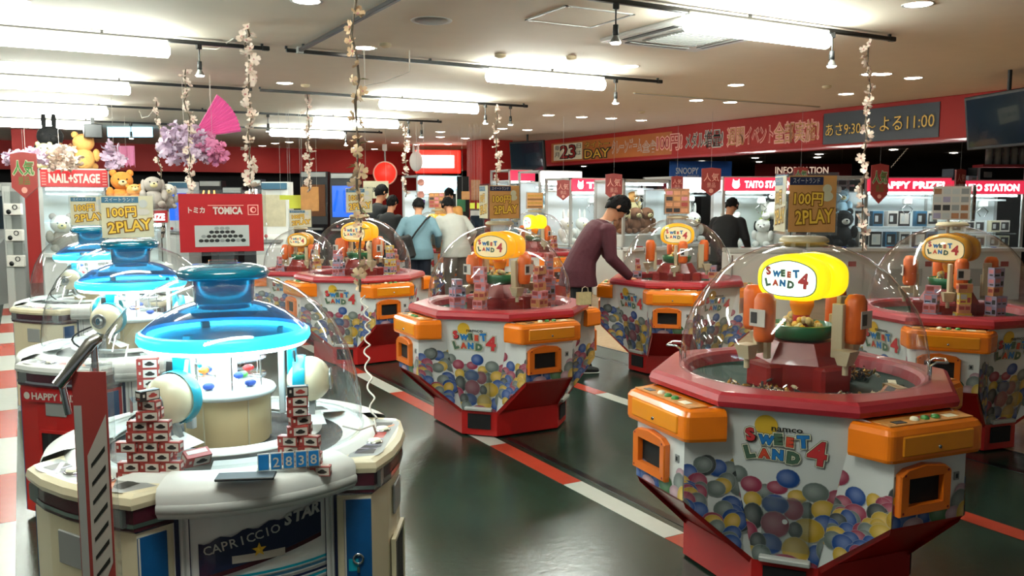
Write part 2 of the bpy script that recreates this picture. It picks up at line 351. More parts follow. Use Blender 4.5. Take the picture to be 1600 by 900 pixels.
def lamp_proto():
    r = thing('fluorescent_lamp', '', 'lamp')
    b = B(); b.box((0, 0, .118), (1.34, .055, .03), 'white', b=.006); b.box((-.45, 0, .130), (.05, .03, .02), 'lgrey'); b.box((.45, 0, .130), (.05, .03, .02), 'lgrey'); b.done('housing', r)
    prof = [(.055*math.cos(a), .058*math.sin(a)) for a in [PI*.72+PI*1.56*k/10 for k in range(11)]]
    rings = [[(x, y*s_, z*s_+.055) for y, z in prof] for x, s_ in ((-.68, .55), (-.665, .95), (-.63, 1), (.63, 1), (.665, .95), (.68, .55))]
    b = B(); b.loft(rings, 'tube_lit', smooth=True); b.done('diffuser', r)
    return r
lp = lamp_proto(); first = True
for Y, rw in ((1.75, 'behind the camera'), (4.55, 'on the nearest track'), (7.38, 'on the second track'), (10.2, 'on the third track'), (12.95, 'on the fourth track'), (15.6, 'on the farthest track')):  # single lamp of the first row is unseen, added as fill light
    for X, sd in ((.4, 'left'), (4.58, 'right'), (-3.2, 'far left')):
        if X < -2 and Y > 13: continue
        if Y < 3 and X != .4: continue
        o = lp if first else dup(lp); first = False
        place(o, (X, Y, 2.68), 0, 'lit white fluorescent batten lamp, ' + {'left': 'above the blue dome machines', 'right': 'above the red and orange machines', 'far left': 'beyond the left aisle'}[sd] + ', ' + rw)
def spot_proto():
    r = thing('track_spotlight', '', 'spotlight')
    b = B(); b.box((0, 0, -.015), (.04, .035, .04), 'black', b=.004); b.tube([(0, 0, -.03), (0, 0, -.13)], .006, 6, 'black'); b.done('stem', r)
    b = B(); b.lathe([(.0, -.125), (.018, -.13), (.02, -.19), (.017, -.195), (0, -.195)], 10, 'dark', RX(.0)); b.done('socket', r)
    b = B(); b.lathe([(.015, -.195), (.022, -.21), (.036, -.235), (.036, -.24)], 12, 'steel'); b.done('reflector', r)
    b = B(); b.lathe([(.036, -.24), (.028, -.249), (0, -.252)], 12, 'bulb'); b.done('bulb_face', r)
    return r
sp = spot_proto(); first = True
for x, y, lab in ((313, 68, 'over the nearest blue dome, left of the white cord'), (965, 5, 'hanging in front of the ceiling air conditioner'), (943, 128, 'at the right end of the second track'),
                  (1320, 48, 'beside the big lamp above the nearest red machine'), (738, 168, 'at the right end of the third track, left one'), (767, 172, 'at the right end of the third track, beside the flowers'),
                  (422, 178, 'above the far fluorescent lamp'), (626, 192, 'left of the short flower garland'), (645, 193, 'right of the short flower garland'), (537, 207, 'at the end of the farthest track'), (206, 192, 'near the blue light panel'), (148, 188, 'above the black box on the shelf')):
    q = atz(x, y, 2.80); o = sp if first else dup(sp); first = False
    yy = min((4.55, 7.38, 10.2, 12.95, 15.6), key=lambda t: abs(t-q.y))
    place(o, (q.x, yy, 2.80), random.Random(x).uniform(-1, 1), 'small black track spotlight ' + lab)
def down_proto(r_, nm, lab):
    r = thing(nm, lab, 'downlight')
    b = B(); b.lathe([(r_, 0), (r_+.018, -.004), (r_+.02, 0)], 24, 'white'); b.done('trim_ring', r)
    b = B(); b.lathe([(r_, -.001), (r_*.6, -.006), (0, -.008)], 24, 'down_lit'); b.done('diffuser', r); return r
d1 = down_proto(.085, 'downlight', 'round recessed ceiling downlight'); first = True
dl = [(570, 75), (445, 130), (983, 104), (1088, 157), (1141, 160), (1150, 133), (1435, 7), (1427, 122), (1322, 147), (857, 180), (909, 183), (955, 185), (1002, 188), (824, 203), (15, 98), (20, 148), (1360, 116), (1379, 116),
      (688, 206), (727, 216), (688, 214), (650, 226), (617, 223), (556, 231), (785, 201), (578, 221), (479, 2), (700, 225), (452, 222), (430, 224), (410, 228), (20, 1), (585, 233), (1010, 212)]
for i, (x, y) in enumerate(dl):
    q = atz(x, y, 2.85); o = d1 if first else dup(d1); first = False
    dist = q.y; nm = 'near' if dist < 7.5 else 'middle' if dist < 12 else 'far'
    place(o, (q.x, q.y, 2.85), 0, 'round recessed downlight, %s part of the ceiling, over the %s' % (nm, 'blue domes' if q.x < 2 else 'centre aisle' if q.x < 3.3 else 'red machines' if q.x < 6.4 else 'walkway by the long banner'))
    o['group'] = 'ceiling downlights ' + nm + ('left' if q.x < 2 else 'aisle' if q.x < 3.3 else 'red' if q.x < 6.4 else 'banner')
# unlit fitting, detectors, hatch, air conditioner
b = B(); b.lathe([(.12, -.003), (.10, -.012), (0, -.004)], 24, 'grey'); b.lathe([(.12, 0), (.145, -.006), (.15, 0)], 24, 'white'); q = atz(674, 32, 2.85)
tag(b.done('downlight', loc=(q.x, q.y, 2.85)), 'unlit round ceiling downlight near the top centre', 'downlight')
b = B(); b.lathe([(.05, 0), (.05, -.02), (.02, -.035), (0, -.035)], 14, 'beige'); det = b; first = True
dp = None
for x, y, lb in ((602, 68, 'beside the lit downlight at the flower garland'), (782, 85, 'above the second right lamp'), (892, 88, 'left of the air conditioner'), (477, 132, 'beside the short garland'), (1003, 174, 'above the long banner'), (1292, 134, 'near the ceiling slot')):
    q = atz(x, y, 2.85)
    if dp is None: dp = b.done('smoke_detector'); o = dp
    else: o = dp.copy(); C.objects.link(o)
    o.location = (q.x, q.y, 2.85); tag(o, 'small round ceiling sensor ' + lb, 'detector')
b = B()
for (x0, y0, x1, y1) in ((3.2, 4.93, 3.77, 4.95), (3.2, 5.45, 3.77, 5.47), (3.2, 4.93, 3.22, 5.47), (3.75, 4.93, 3.77, 5.47)): b.box(((x0+x1)/2, (y0+y1)/2, 2.847), (x1-x0, y1-y0, .008), 'lgrey')
b.box((3.485, 5.2, 2.848), (.52, .5, .004), 'ceiling'); tag(b.done('access_hatch'), 'square ceiling access hatch left of the air conditioner', 'hatch')
ac = thing('ceiling_air_conditioner', 'square four-way ceiling air conditioner cassette with grey intake grille', 'air conditioner', (4.58, 5.3, 2.85))
b = B(); b.box((0, 0, -.015), (1.0, 1.0, .03), 'white', b=.01); b.done('cover', ac)
b = B(); b.box((0, 0, -.034), (.52, .52, .012), 'grey', b=.004)
for i in range(12): b.box((0, -.23+.042*i, -.042), (.48, .012, .006), 'lgrey')
b.done('intake_grille', ac)
for i in range(4):
    b = B(); b.box((0, -.38, -.032), (.62, .07, .008), 'black', RZ(i*PI/2)); b.box((0, -.355, -.035), (.6, .02, .008), 'lgrey', RZ(i*PI/2)); b.done('air_vane', ac)
b = B(); b.box((8.1, 8.5, 2.845), (3.2, .05, .01), 'beige'); b.box((8.1, 8.5, 2.838), (3.2, .018, .006), 'grey'); tag(b.done('ceiling_slot'), 'long thin ceiling slot diffuser before the long banner', 'vent')

# ------------------------------------------------------------------ printed balls (flat print clipped to a panel)
COL = {'B': (.02, .09, .36), 'Y': (.78, .48, .05), 'R': (.42, .045, .10), 'G': (.20, .24, .22), 'N': (.08, .22, .08), 'P': (.60, .36, .42), 'K': (.05, .06, .06)}
def clip_poly(pts, poly):
    out = pts
    for i in range(len(poly)):
        a = poly[i]; c = poly[(i+1) % len(poly)]; src = out; out = []
        def side(p): return (c[0]-a[0])*(p[1]-a[1])-(c[1]-a[1])*(p[0]-a[0])
        for j in range(len(src)):
            p = src[j]; q = src[(j+1) % len(src)]; sp_, sq = side(p), side(q)
            if sp_ >= 0: out.append(p)
            if (sp_ >= 0) != (sq >= 0):
                t = sp_/(sp_-sq); out.append((p[0]+(q[0]-p[0])*t, p[1]+(q[1]-p[1])*t))
        if len(out) < 3: return []
    return out
def balls(b, lst, poly, X, z0=.0012, dz=.00012):
    """lst of (x, y, rx, ry, colour): discs overlapping in order, clipped to the convex panel"""
    if b.cols is None: b.cols = []
    for k, (cx, cy, rx, ry, c) in enumerate(lst):
        z = z0+dz*k; base = COL[c]
        prev = [(0, 0)]*16
        radii = (.38, .68, .92, 1.0)
        def shade(p):
            u = (p[0]-cx)/rx; v = (p[1]-cy)/ry; d = math.hypot(u+.18, v-.12); g = max(0, 1-d*1.25); r_ = math.hypot(u, v)
            hl = g*.55; dk = 1-.35*min(1, d); e = .45 if r_ > .965 else 0
            return tuple(min(1, base[i]*dk*(1-e)+hl*.34*(1-base[i])+e*.6) for i in range(3))+(1,)
        inner = None
        for rr in radii:
            ring = [(cx+rx*rr*math.cos(2*PI*j/16), cy+ry*rr*math.sin(2*PI*j/16)) for j in range(16)]
            for j in range(16):
                q = [ring[j], ring[(j+1) % 16]] + ([(cx, cy)] if inner is None else [inner[(j+1) % 16], inner[j]])
                q = clip_poly(q, poly)
                if len(q) >= 3:
                    b.add([(x, y, z) for x, y in q], [tuple(range(len(q)))], 'ball_print', X); b.cols += [shade(p) for p in q]
            inner = ring

# ------------------------------------------------------------------ red and orange octagonal grab machine
CA, CB_ = .235, .575          # rim octagon
SC, SF, SA, ZT, ZB = .223, .172, .69, .80, .425
c2 = .557
CLOUD = []
for k in range(48):
    a = 2*PI*k/48; x = math.copysign(abs(math.cos(a))**.62, math.cos(a)); y = math.copysign(abs(math.sin(a))**.7, math.sin(a))
    y2 = y + (.22*math.exp(-((x)/.55)**2) if y > 0 else 0); CLOUD.append((x, y2))
def logo_bits(b, X, s=1.0, z=.002, lite=False):
    """SWEET LAND 4 lettering, about .30 wide at s=1"""
    L = [('S', -.118, .045, .052, .15, 'ltr_red'), ('W', -.066, .030, .036, -.06, 'ltr_blue'), ('E', -.027, .036, .042, .05, 'ltr_green'), ('E', .010, .030, .036, -.06, 'ltr_orange'), ('T', .052, .036, .048, .08, 'ltr_blue'),
         ('L', -.120, -.018, .050, .25, 'ltr_green'), ('A', -.072, -.020, .036, .02, 'ltr_orange'), ('N', -.028, -.020, .040, -.03, 'ltr_blue'), ('D', .022, -.026, .046, -.08, 'ltr_green'), ('4', .096, .0, .100, -.08, 'ltr_red')]
    for i, (lay, off, m) in enumerate((('o', .155, 'ink'), ('c', .135, 'halo'), ('k', .085, 'ink'), ('f', .06, None))[(2 if lite else 0):]):
        for j, (ch, x, y, h, r_, mm) in enumerate(L):
            b.text(ch, h*s*.8, (x*s, y*s, z+.0007*i+.00003*j), (m if not lite or m is None else 'halo') or mm, X, off=round(off*min(1.7, (.05/h)**.9), 3), rot=r_)
LOGO_BALLS = []
for (px, py, rx, ry, c) in ((475, 458, 45, 38, 'G'), (600, 520, 42, 34, 'G'), (655, 498, 50, 30, 'R'), (925, 515, 50, 40, 'R'), (535, 497, 52, 38, 'R'), (745, 527, 45, 32, 'Y'), (705, 455, 55, 42, 'B'), (828, 500, 62, 44, 'G'),
                            (790, 580, 40, 40, 'G'), (540, 562, 45, 38, 'Y'), (725, 580, 50, 50, 'R'), (645, 570, 64, 46, 'B'), (865, 570, 60, 46, 'Y'), (540, 632, 52, 62, 'K'), (940, 590, 50, 60, 'G'), (868, 632, 56, 48, 'B'), (795, 662, 74, 55, 'Y'), (735, 668, 34, 38, 'K'), (642, 655, 68, 60, 'R'),
                            (490, 700, 50, 60, 'Y'), (830, 765, 45, 50, 'B'), (880, 735, 52, 62, 'G'), (612, 742, 64, 48, 'B'), (735, 755, 66, 62, 'Y'), (515, 700, 46, 46, 'R'), (560, 740, 40, 44, 'K'), (905, 700, 44, 50, 'Y'), (890, 790, 46, 40, 'R'), (530, 800, 50, 42, 'Y'), (575, 792, 48, 46, 'G'), (690, 815, 76, 40, 'R'), (800, 830, 46, 34, 'R')):
    t = (py-178)/642; cxl = 707-24*t
    LOGO_BALLS.append(((px-cxl)/1255, -(py-178)/642*.6325, rx/1255, ry/1058, c))
def sweet_proto():
    r = thing('grab_machine', '', 'arcade machine')
    # base and undercut
    bp, bw = .41, .235
    octb = [(bw, -bp), (bp, -bw), (bp, bw), (bw, bp), (-bw, bp), (-bp, bw), (-bp, -bw), (-bw, -bp)]
    b = B(); b.prism(octb, .012, .175, 'red'); b.prism([(x*.9, y*.9) for x, y in octb], 0, .035, 'matte_black'); b.done('base', r)
    b = B()
    for k in range(4):
        X = RZ(k*PI/2)
        b.add([(-SF, -SA, ZB), (SF, -SA, ZB), (.236, -.405, .175), (-.236, -.405, .175)], [(0, 3, 2, 1)], 'red', X)
        b.add([(-SF, -SA, ZB-.0), (SF, -SA, ZB), (SF, -SA+.012, ZB-.016), (-SF, -SA+.012, ZB-.016)], [(0, 1, 2, 3)], 'red', X)
    # edge band along the slanted bevel foot
    for k in range(4):
        for s_ in (1, -1):
            X = RZ(k*PI/2) @ Matrix.Diagonal((s_, 1, 1, 1))
            b.add([(SF, -SA, ZB), (.236, -.405, .175), (.226, -.395, .14), (SF-.004, -SA+.012, ZB-.03)], [(0, 1, 2, 3)], 'red', X)
    b.done('undercut', r)
    cover = B()
    for k in range(4):
        X = RZ(k*PI/2)
        cover.add([(-SF, -SA, .775), (SF, -SA, .775), (SF, -SA, ZB), (-SF, -SA, ZB)], [(0, 3, 2, 1)], 'panel_white', X)
        for s_ in (1, -1):
            Y_ = X @ Matrix.Diagonal((s_, 1, 1, 1))
            cover.add([(SC, -c2, ZT), (SF, -SA, .775), (SF, -SA, ZB), (.236, -.405, .175)], [(0, 1, 2), (0, 2, 3)], 'panel_white', Y_)
        cover.add([(SC, -c2, ZT), (c2, -SC, ZT), (.405, -.236, .175), (.236, -.405, .175)], [(0, 1, 2, 3)], 'panel_white', X)
    cover.done('cabinet', r)
    # printed balls on logo panels + bevels + station fronts
    pb = None; lg = None; rnd = random.Random(5)
    fr = {}
    n = Vector((1, -1, 0)).normalized(); top = Vector((.39, -.39, ZT)); dn = (Vector((.3205, -.3205, .175))-top).normalized()
    xax = Vector((1, 1, 0)).normalized(); nn = xax.cross(-dn)
    ML = Matrix(((xax.x, -dn.x, nn.x, top.x), (xax.y, -dn.y, nn.y, top.y), (xax.z, -dn.z, nn.z, top.z), (0, 0, 0, 1)))
    pol = [(-.119, -.6325), (.119, -.6325), (.236, 0), (-.236, 0)]
    for k in range(4):
        X = RZ(k*PI/2)
        b = B(); balls(b, LOGO_BALLS, pol, X @ ML)
        # bevels each side, unfolded about the diagonal edge
        for s_ in (1, -1):
            c1t = Vector((s_*SC, -c2, ZT)); bt = Vector((s_*SF, -SA, ZT)); bb = Vector((s_*SF, -SA, ZB)); lb = Vector((s_*.236, -.405, .175))
            for (P, Q, W_) in ((c1t, bb, bt), (c1t, bb, lb)):
                e = (Q-P).normalized(); nr = (Q-P).cross(W_-P).normalized()
                cen = (P+Q+W_)/3
                if nr.dot(Vector((cen.x, cen.y, 0))) < 0: nr = -nr
                yy = nr.cross(e); MM = Matrix(((e.x, yy.x, nr.x, P.x), (e.y, yy.y, nr.y, P.y), (e.z, yy.z, nr.z, P.z), (0, 0, 0, 1)))
                inv = MM.inverted(); tri = [tuple((inv @ V).xy) for V in (P, Q, W_)]
                ar = (tri[1][0]-tri[0][0])*(tri[2][1]-tri[0][1])-(tri[1][1]-tri[0][1])*(tri[2][0]-tri[0][0])
                if ar < 0: tri = tri[::-1]
                sgn = 1 if (inv @ W_).y > 0 else -1
                rb = random.Random(11 if s_ > 0 else 23); lst = []
                for i in range(210):
                    u = rb.uniform(-.02, (Q-P).length+.28); v = rb.uniform(-.27, .26); lst.append((u, v, rb.uniform(.03, .043), rb.uniform(.034, .05), 'BYRGYBGKR'[i % 9]))
                lst = sorted(lst, key=lambda q: q[0])
                # v axis must agree between both triangles: same side convention
                vs = 1 if W_ is bt else -1
                lst = [(u, v*vs*sgn, a_, b_, c_) for u, v, a_, b_, c_ in lst]
                lst = [q for q in lst if (MM @ Vector((q[0], q[1], 0))).z < .575]
                balls(b, lst, tri, X @ MM)
        FM = X @ frame((0, -SA, ZB), (1, 0, 0), (0, -1, 0))
        rs = random.Random(31); st0 = [(rs.uniform(-.17, .17), rs.uniform(-.01, .045 if abs(x_) < 9 else 0), rs.uniform(.03, .045), rs.uniform(.03, .045), 'BYRGPBNK'[x_]) for x_ in range(8)]
        st = st0+[(-.19, .11, .036, .05, 'Y'), (-.13, .09, .035, .045, 'Y'), (-.16, .15, .03, .04, 'G'), (-.20, .05, .05, .05, 'R'), (.155, .09, .035, .035, 'P'), (.15, .055, .045, .05, 'G'), (-.02, .03, .035, .04, 'B'), (.05, .03, .05, .045, 'N'), (-.115, .035, .055, .05, 'B'), (.12, .015, .04, .03, 'P'), (.175, .01, .04, .05, 'Y'), (-.075, .0, .05, .028, 'P'), (-.165, .01, .035, .04, 'B')]
        balls(b, st, [(-SF, 0), (SF, 0), (SF, .36), (-SF, .36)], FM)
        b.done('ball_print', r)
        lg_ = B(); lg_.disc((-.075, -.065, .0035), .042, 'py_flat', X @ ML, 24); lg_.text('namco', .015, (.0, -.075, .006), 'ink', X @ ML, wd=.11, off=.02)
        logo_bits(lg_, X @ ML @ T(.0, -.155, .004), 1.12); lg_.done('logo_print', r)
    # rim
    rim = [(CA, -CB_), (CB_, -CA), (CB_, CA), (CA, CB_), (-CA, CB_), (-CB_, CA), (-CB_, -CA), (-CA, -CB_)]
    rim = [(x*1.0, y*1.0) for x, y in rim]
    def sc_(s, z): return [(x*s, y*s, z) for x, y in rim]
    b = B(); b.loft([sc_(.99, .795), sc_(1.025, .802), sc_(1.035, .822), sc_(1.02, .845), sc_(.99, .855)], 'red_rim', caps=False)
    # deck between octagon and circle
    n8 = 48; outer = []; inner = []
    for j in range(n8):
        a = 2*PI*j/n8+PI/8; u = Vector((math.cos(a), math.sin(a)))
        best = 9
        for i in range(8):
            p0 = Vector(rim[i])*.99; p1 = Vector(rim[(i+1) % 8])*.99; e = p1-p0; den = u.x*e.y-u.y*e.x
            if abs(den) > 1e-9:
                t = (p0.x*e.y-p0.y*e.x)/den; q = (p0.x*u.y-p0.y*u.x)/den
                if t > 0 and -.001 <= q <= 1.001: best = min(best, t)
        outer.append((u.x*best, u.y*best, .855)); inner.append((u.x*.485, u.y*.485, .858))
    b.loft([outer, inner, [(x*.97, y*.97, .845) for x, y, z in inner], [(x*.95, y*.95, .80) for x, y, z in inner]], 'red_rim', caps=False); b.done('rim', r)
    b = B(); b.lathe([(.48, .81), (.40, .79), (.0, .79)], 40, 'bowl_green'); b.done('prize_floor', r)
    b = B()
    b.lathe([(.505, .857), (.507, .862), (.503, .866)], 48, 'acrylic')
    pr = [(.500, .86), (.502, .90), (.498, .96), (.482, 1.04), (.450, 1.12), (.400, 1.20), (.335, 1.275), (.255, 1.335), (.165, 1.375), (.08, 1.395), (.0, 1.40)]
    b.lathe(pr, 56, 'dome'); b.done('dome', r)
    b = B(); b.lathe([(.0, 1.425), (.085, 1.422), (.10, 1.41), (.10, 1.398), (.0, 1.398)], 24, 'beige'); b.done('dome_cap', r)
    # stations
    for k in range(4):
        X = RZ(k*PI/2); s1 = -.232
        def pl(dx, dy, z, rr=.03):
            # rounded plan of the orange control box
            pts = []
            for (x, y, nx, ny) in ((-.262, -.565, -1, 0), (-.225, -.715, -.7, -.7), (.225, -.715, .7, -.7), (.262, -.565, 1, 0)):
                if y < -.6:
                    a0 = PI+.25 if x < 0 else 1.5*PI
                    for i in range(5):
                        a = a0+(PI/2-.25)*i/4; pts.append((x+dx*(1 if x < 0 else -1)+rr*math.cos(a)-(rr*-1 if x < 0 else rr), y+dy+rr*math.sin(a)+rr, z))
                else: pts.append((x+dx*(1 if x < 0 else -1), y, z))
            return pts
        b = B(); b.loft([pl(0, 0, .668), pl(-.004, -.004, .68), pl(-.004, -.004, .765), pl(.004, .006, .782), pl(.016, .02, .79)], 'orange', X, smooth=False); b.done('control_box', r)
        b = B(); b.box((.0, -.717, .725), (.34, .014, .075), 'yellow_orange', X, b=.006); d_ = b.done('drawer', r)
        b = B(); b.lathe([(0, .004), (.006, .004), (.007, 0)], 10, 'chrome', X @ frame((0, -.725, .712), (1, 0, 0), (0, -1, 0))); b.box((0, 0, .006), (.002, .008, .003), 'dark', X @ frame((0, -.725, .712), (1, 0, 0), (0, -1, 0))); b.done('lock', d_)
        b = B(); b.box((0, -.648, .7925), (.40, .085, .005), 'plate_print', X, b=.002)
        b.box((-.13, -.66, .7955), (.05, .03, .003), 'ink', X); b.box((.12, -.655, .7955), (.05, .035, .003), 'halo', X); b.box((.02, -.635, .7955), (.06, .02, .003), 'red_rim', X); b.done('control_panel', r)
        for x, m in ((-.05, 'halo'), (.0, 'button_green'), (.05, 'button_green')):
            b = B(); b.lathe([(.016, .795), (.016, .800), (.012, .806), (0, .808)], 12, m, X @ T(x, -.655, 0)); b.done('button', r)
        FM = X @ frame((0, -SA, ZB), (1, 0, 0), (0, -1, 0))
        b = B(); x0, x1, y0, y1 = -.165, .075, .045, .215
        out = [(x0, y0), (x1, y0), (x1, y1-.02), (x1-.03, y1), (-.045, y1+.012), (x0+.03, y1), (x0, y1-.02)]
        inn = [(x0+.04, y0+.035), (x1-.035, y0+.035), (x1-.035, y1-.045), (x1-.035, y1-.035), (-.045, y1-.035), (x0+.04, y1-.035), (x0+.04, y1-.045)]
        oo = [[(x, y, .001) for x, y in out], [(x, y, .022) for x, y in out], [(x+(.004 if x < -.045 else -.004), y+(.004 if y < .1 else -.004), .028) for x, y in out], [(x, y, .026) for x, y in inn], [(x, y, .002) for x, y in inn]]
        b.loft(oo, 'orange_dark', FM, caps=False)
        for (x, y) in ((x0+.014, y0+.014), (x1-.014, y0+.014), (x0+.018, y1-.02), (x1-.018, y1-.02)): b.disc((x, y, .0285), .005, 'dark_red', FM, 8)
        w_ = b.done('chute_frame', r)
        b = B(); b.quad(x0+.038, y0+.033, x1-.033, y1-.033, .003, 'matte_black', FM); b.done('chute_flap', w_)
        b = B(); b.box((.128, .155, .002), (.024, .03, .004), 'grey', FM); b.box((.128, .155, .0045), (.010, .016, .002), 'dark', FM); b.done('coin_reject', r)
        # prize door on each diagonal panel
        DM = X @ ML
        b = B(); b.box((-.0, -.46, .016), (.17, .22, .004), 'acrylic', DM); b.box((-.085, -.46, .010), (.004, .22, .016), 'acrylic', DM); b.box((.085, -.46, .010), (.004, .22, .016), 'acrylic', DM)
        b.box((0, -.352, .010), (.17, .004, .016), 'acrylic', DM)
        dd = b.done('prize_door', r)
        b = B(); b.box((0, -.612, .018), (.19, .022, .03), 'lgrey', DM, b=.004); b.done('door_lip', dd)
        b = B(); P = Matrix.Rotation(0, 4, 'Z'); b.box((0, 0, 0), (.16, .10, .02), 'matte_black', X @ frame((.3205, -.3205, .105), (1, 1, 0), (1, -1, 0))); b.done('prize_opening', r)
    # interior
    b = B(); hx = [(.19*math.cos(PI/3*i+.2), .19*math.sin(PI/3*i+.2)) for i in range(6)]
    b.prism(hx, .79, .90, 'drum_red'); b.loft([[(x*1.0, y*1.0, .90) for x, y in hx], [(x*.72, y*.72, .985) for x, y in hx]], 'drum_red')
    for k in range(4): b.box((.18, 0, .845), (.09, .15, .11), 'drum_red', RZ(k*PI/2), b=.012)
    b.done('centre_drum', r)
    b = B(); b.lathe([(.09, .985), (.125, 1.0), (.135, 1.05), (.128, 1.055), (.115, 1.01), (0, 1.005)], 24, 'green'); b.done('top_tray', r)
    b = B(); rn = random.Random(3)
    for i in range(40):
        a = rn.uniform(0, 2*PI); q = rn.uniform(.045, .11); b.ball((q*math.cos(a), q*math.sin(a), 1.02+rn.uniform(0, .07)*(1-(q-.05)/.07)), rn.uniform(.012, .02), ('plush_cream', 'gold_text', 'beige')[i % 3], n=6, k=4)
    o = b.done('sweets', r); o['kind'] = 'stuff'
    b = B(); b.tube([(0, 0, 1.0), (0, 0, 1.10)], .035, 12, 'red'); b.lathe([(.035, 1.09), (.05, 1.13), (.05, 1.16), (0, 1.16)], 14, 'yellow_orange'); b.done('neck', r)
    for k in range(4):
        X = RZ(k*PI/2+.25)
        b = B(); b.lathe([(0, 1.20), (.03, 1.195), (.043, 1.17), (.043, 1.02), (.035, 1.0), (0, .995)], 12, 'orange_bar', X @ T(0, -.25, 0)); b.box((0, -.298, 1.10), (.075, .003, .07), 'box_white', X); b.box((-.015, -.3, 1.10), (.03, .002, .045), 'box_dark', X); b.done('claw_arm', r)
        b = B(); b.box((-.055, -.21, 1.05), (.022, .05, .22), 'beige', X, b=.003); b.box((-.02, -.20, 1.0), (.02, .03, .16), 'beige', X, b=.003); b.done('guide_rail', r)
        b = B(); b.loft([[(-.11, -.30, .98), (-.04, -.30, .98), (-.04, -.22, .98), (-.11, -.22, .98)], [(-.10, -.28, .92), (-.05, -.28, .92), (-.05, -.24, .92), (-.10, -.24, .92)]], 'beige', X); b.tube([(-.075, -.26, .92), (-.075, -.26, .88)], .012, 8, 'beige', X); b.done('scoop', r)
    return r
mat('drum_red', '#8c1a16', .35, coat=.2, noise=.1)
mat('py_flat', '#e6b83a', .35)
def head(parent, az, style):
    """two-plate illuminated sign head turned to azimuth az"""
    mm = {'lit': ('yellow_lit', 'face_lit'), 'dim': ('yellow_dim', 'face_dim'), 'off': ('yellow_off', 'face_dim')}[style]
    for i, (d, half) in enumerate(((.072, 1), (-.080, 1))):
        X = face_M(az, 0, 1.245) @ T(0, 0, d)
        if i: X = X @ RY(PI)
        W_, H_ = .152, .088
        def cl(s, z): return [(x*W_*s, y*H_*s, z) for x, y in CLOUD]
        b = B()
        if i == 0: b.loft([cl(.80, -.055), cl(.94, -.045), cl(1.0, -.02), cl(1.0, .02), cl(.96, .038), cl(.86, .045)], mm[0], X, smooth=True)
        else: b.loft([cl(.80, -.04), cl(.96, -.03), cl(1.0, -.01), cl(1.0, .02), cl(.96, .036), cl(.86, .042)], mm[0], X, smooth=True)
        o = b.done('sign_head', parent)
        b = B(); b.add([(x*W_*.82, (y-.03)*H_*.78, .0465) for x, y in CLOUD], [tuple(range(48))], 'ltr_green', X); b.add([(x*W_*.79, (y-.03)*H_*.74, .0475) for x, y in CLOUD], [tuple(range(48))], mm[1], X)
        logo_bits(b, X @ T(-.004, .0, .047), .74, .002, True); b.done('sign_face', o)
MACH = {}
S_LIST = [  # x, y, rot, scale, head azimuth, style, label
    ('S1', 2.86, 2.56, -.122, 1, R(-166), 'lit', 'nearest octagonal sweets grab machine with a bright lit sign head'),
    ('S2', 2.91, 5.32, -.02, 1, R(-148), 'dim', 'red and white octagonal grab machine in the centre, full of pink boxes'),
    ('S3', 2.90, 8.18, .09, 1, R(-140), 'dim', 'octagonal grab machine directly behind the coiled cord, left of the man in pale blue'),
    ('S4', 2.88, 10.2, .05, .87, R(-125), 'off', 'smaller octagonal grab machine farthest left in the red machine row, with an unlit sign head'),
    ('S5', 5.28, 6.22, -.745, 1, R(-130), 'dim', 'octagonal grab machine the man in maroon leans over, its sign head facing the camera'),
    ('S6', 5.37, 3.56, .60, 1, R(-166), 'off', 'octagonal grab machine cut by the right edge, with an unlit orange sign head'),
    ('S7', 6.25, 10.4, 0, 1, R(-185), 'lit', 'octagonal grab machine half hidden behind the central one, pale yellow sign seen from its side'),
    ('S8', 5.43, 11.86, 0, 1, R(-178), 'dim', 'octagonal grab machine with a yellow lit sign between the men in blue and grey'),
]
proto = sweet_proto(); cps = [proto]+[dup(proto) for _ in S_LIST[1:]]
for (k, x, y, rz, s_, az, stl, lab), o in zip(S_LIST, cps):
    place(o, (x, y, 0), rz, lab, 'octagonal grab machines'); o.scale = (s_, s_, s_); head(o, az-rz, stl); MACH[k] = (x, y, rz, s_)
def mloc(k, lx, ly, z):
    x, y, rz, s_ = MACH[k]; return (x+s_*(lx*math.cos(rz)-ly*math.sin(rz)), y+s_*(lx*math.sin(rz)+ly*math.cos(rz)), z*s_)
# wire bag holders of the nearest machine (parts of it)
for az in (-PI/4, 3*PI/4):
    X = face_M(az, .50, .855); b = B()
    b.tube([(-.05, 0, 0), (-.055, .06, .0), (-.05, .075, .02), (-.045, .075, .06), (.045, .075, .06), (.05, .075, .02), (.055, .06, .0), (.05, 0, 0)], .006, 6, 'chrome', X); b.done('bag_hook', cps[0])
b = B(); b.disc((0, 0, .02), .010, 'lgrey', RZ(0) @ frame((-.345, -.345, .36), (1, -1, 0), (-1, -1, 0)))
b.done('door_knob', cps[0])

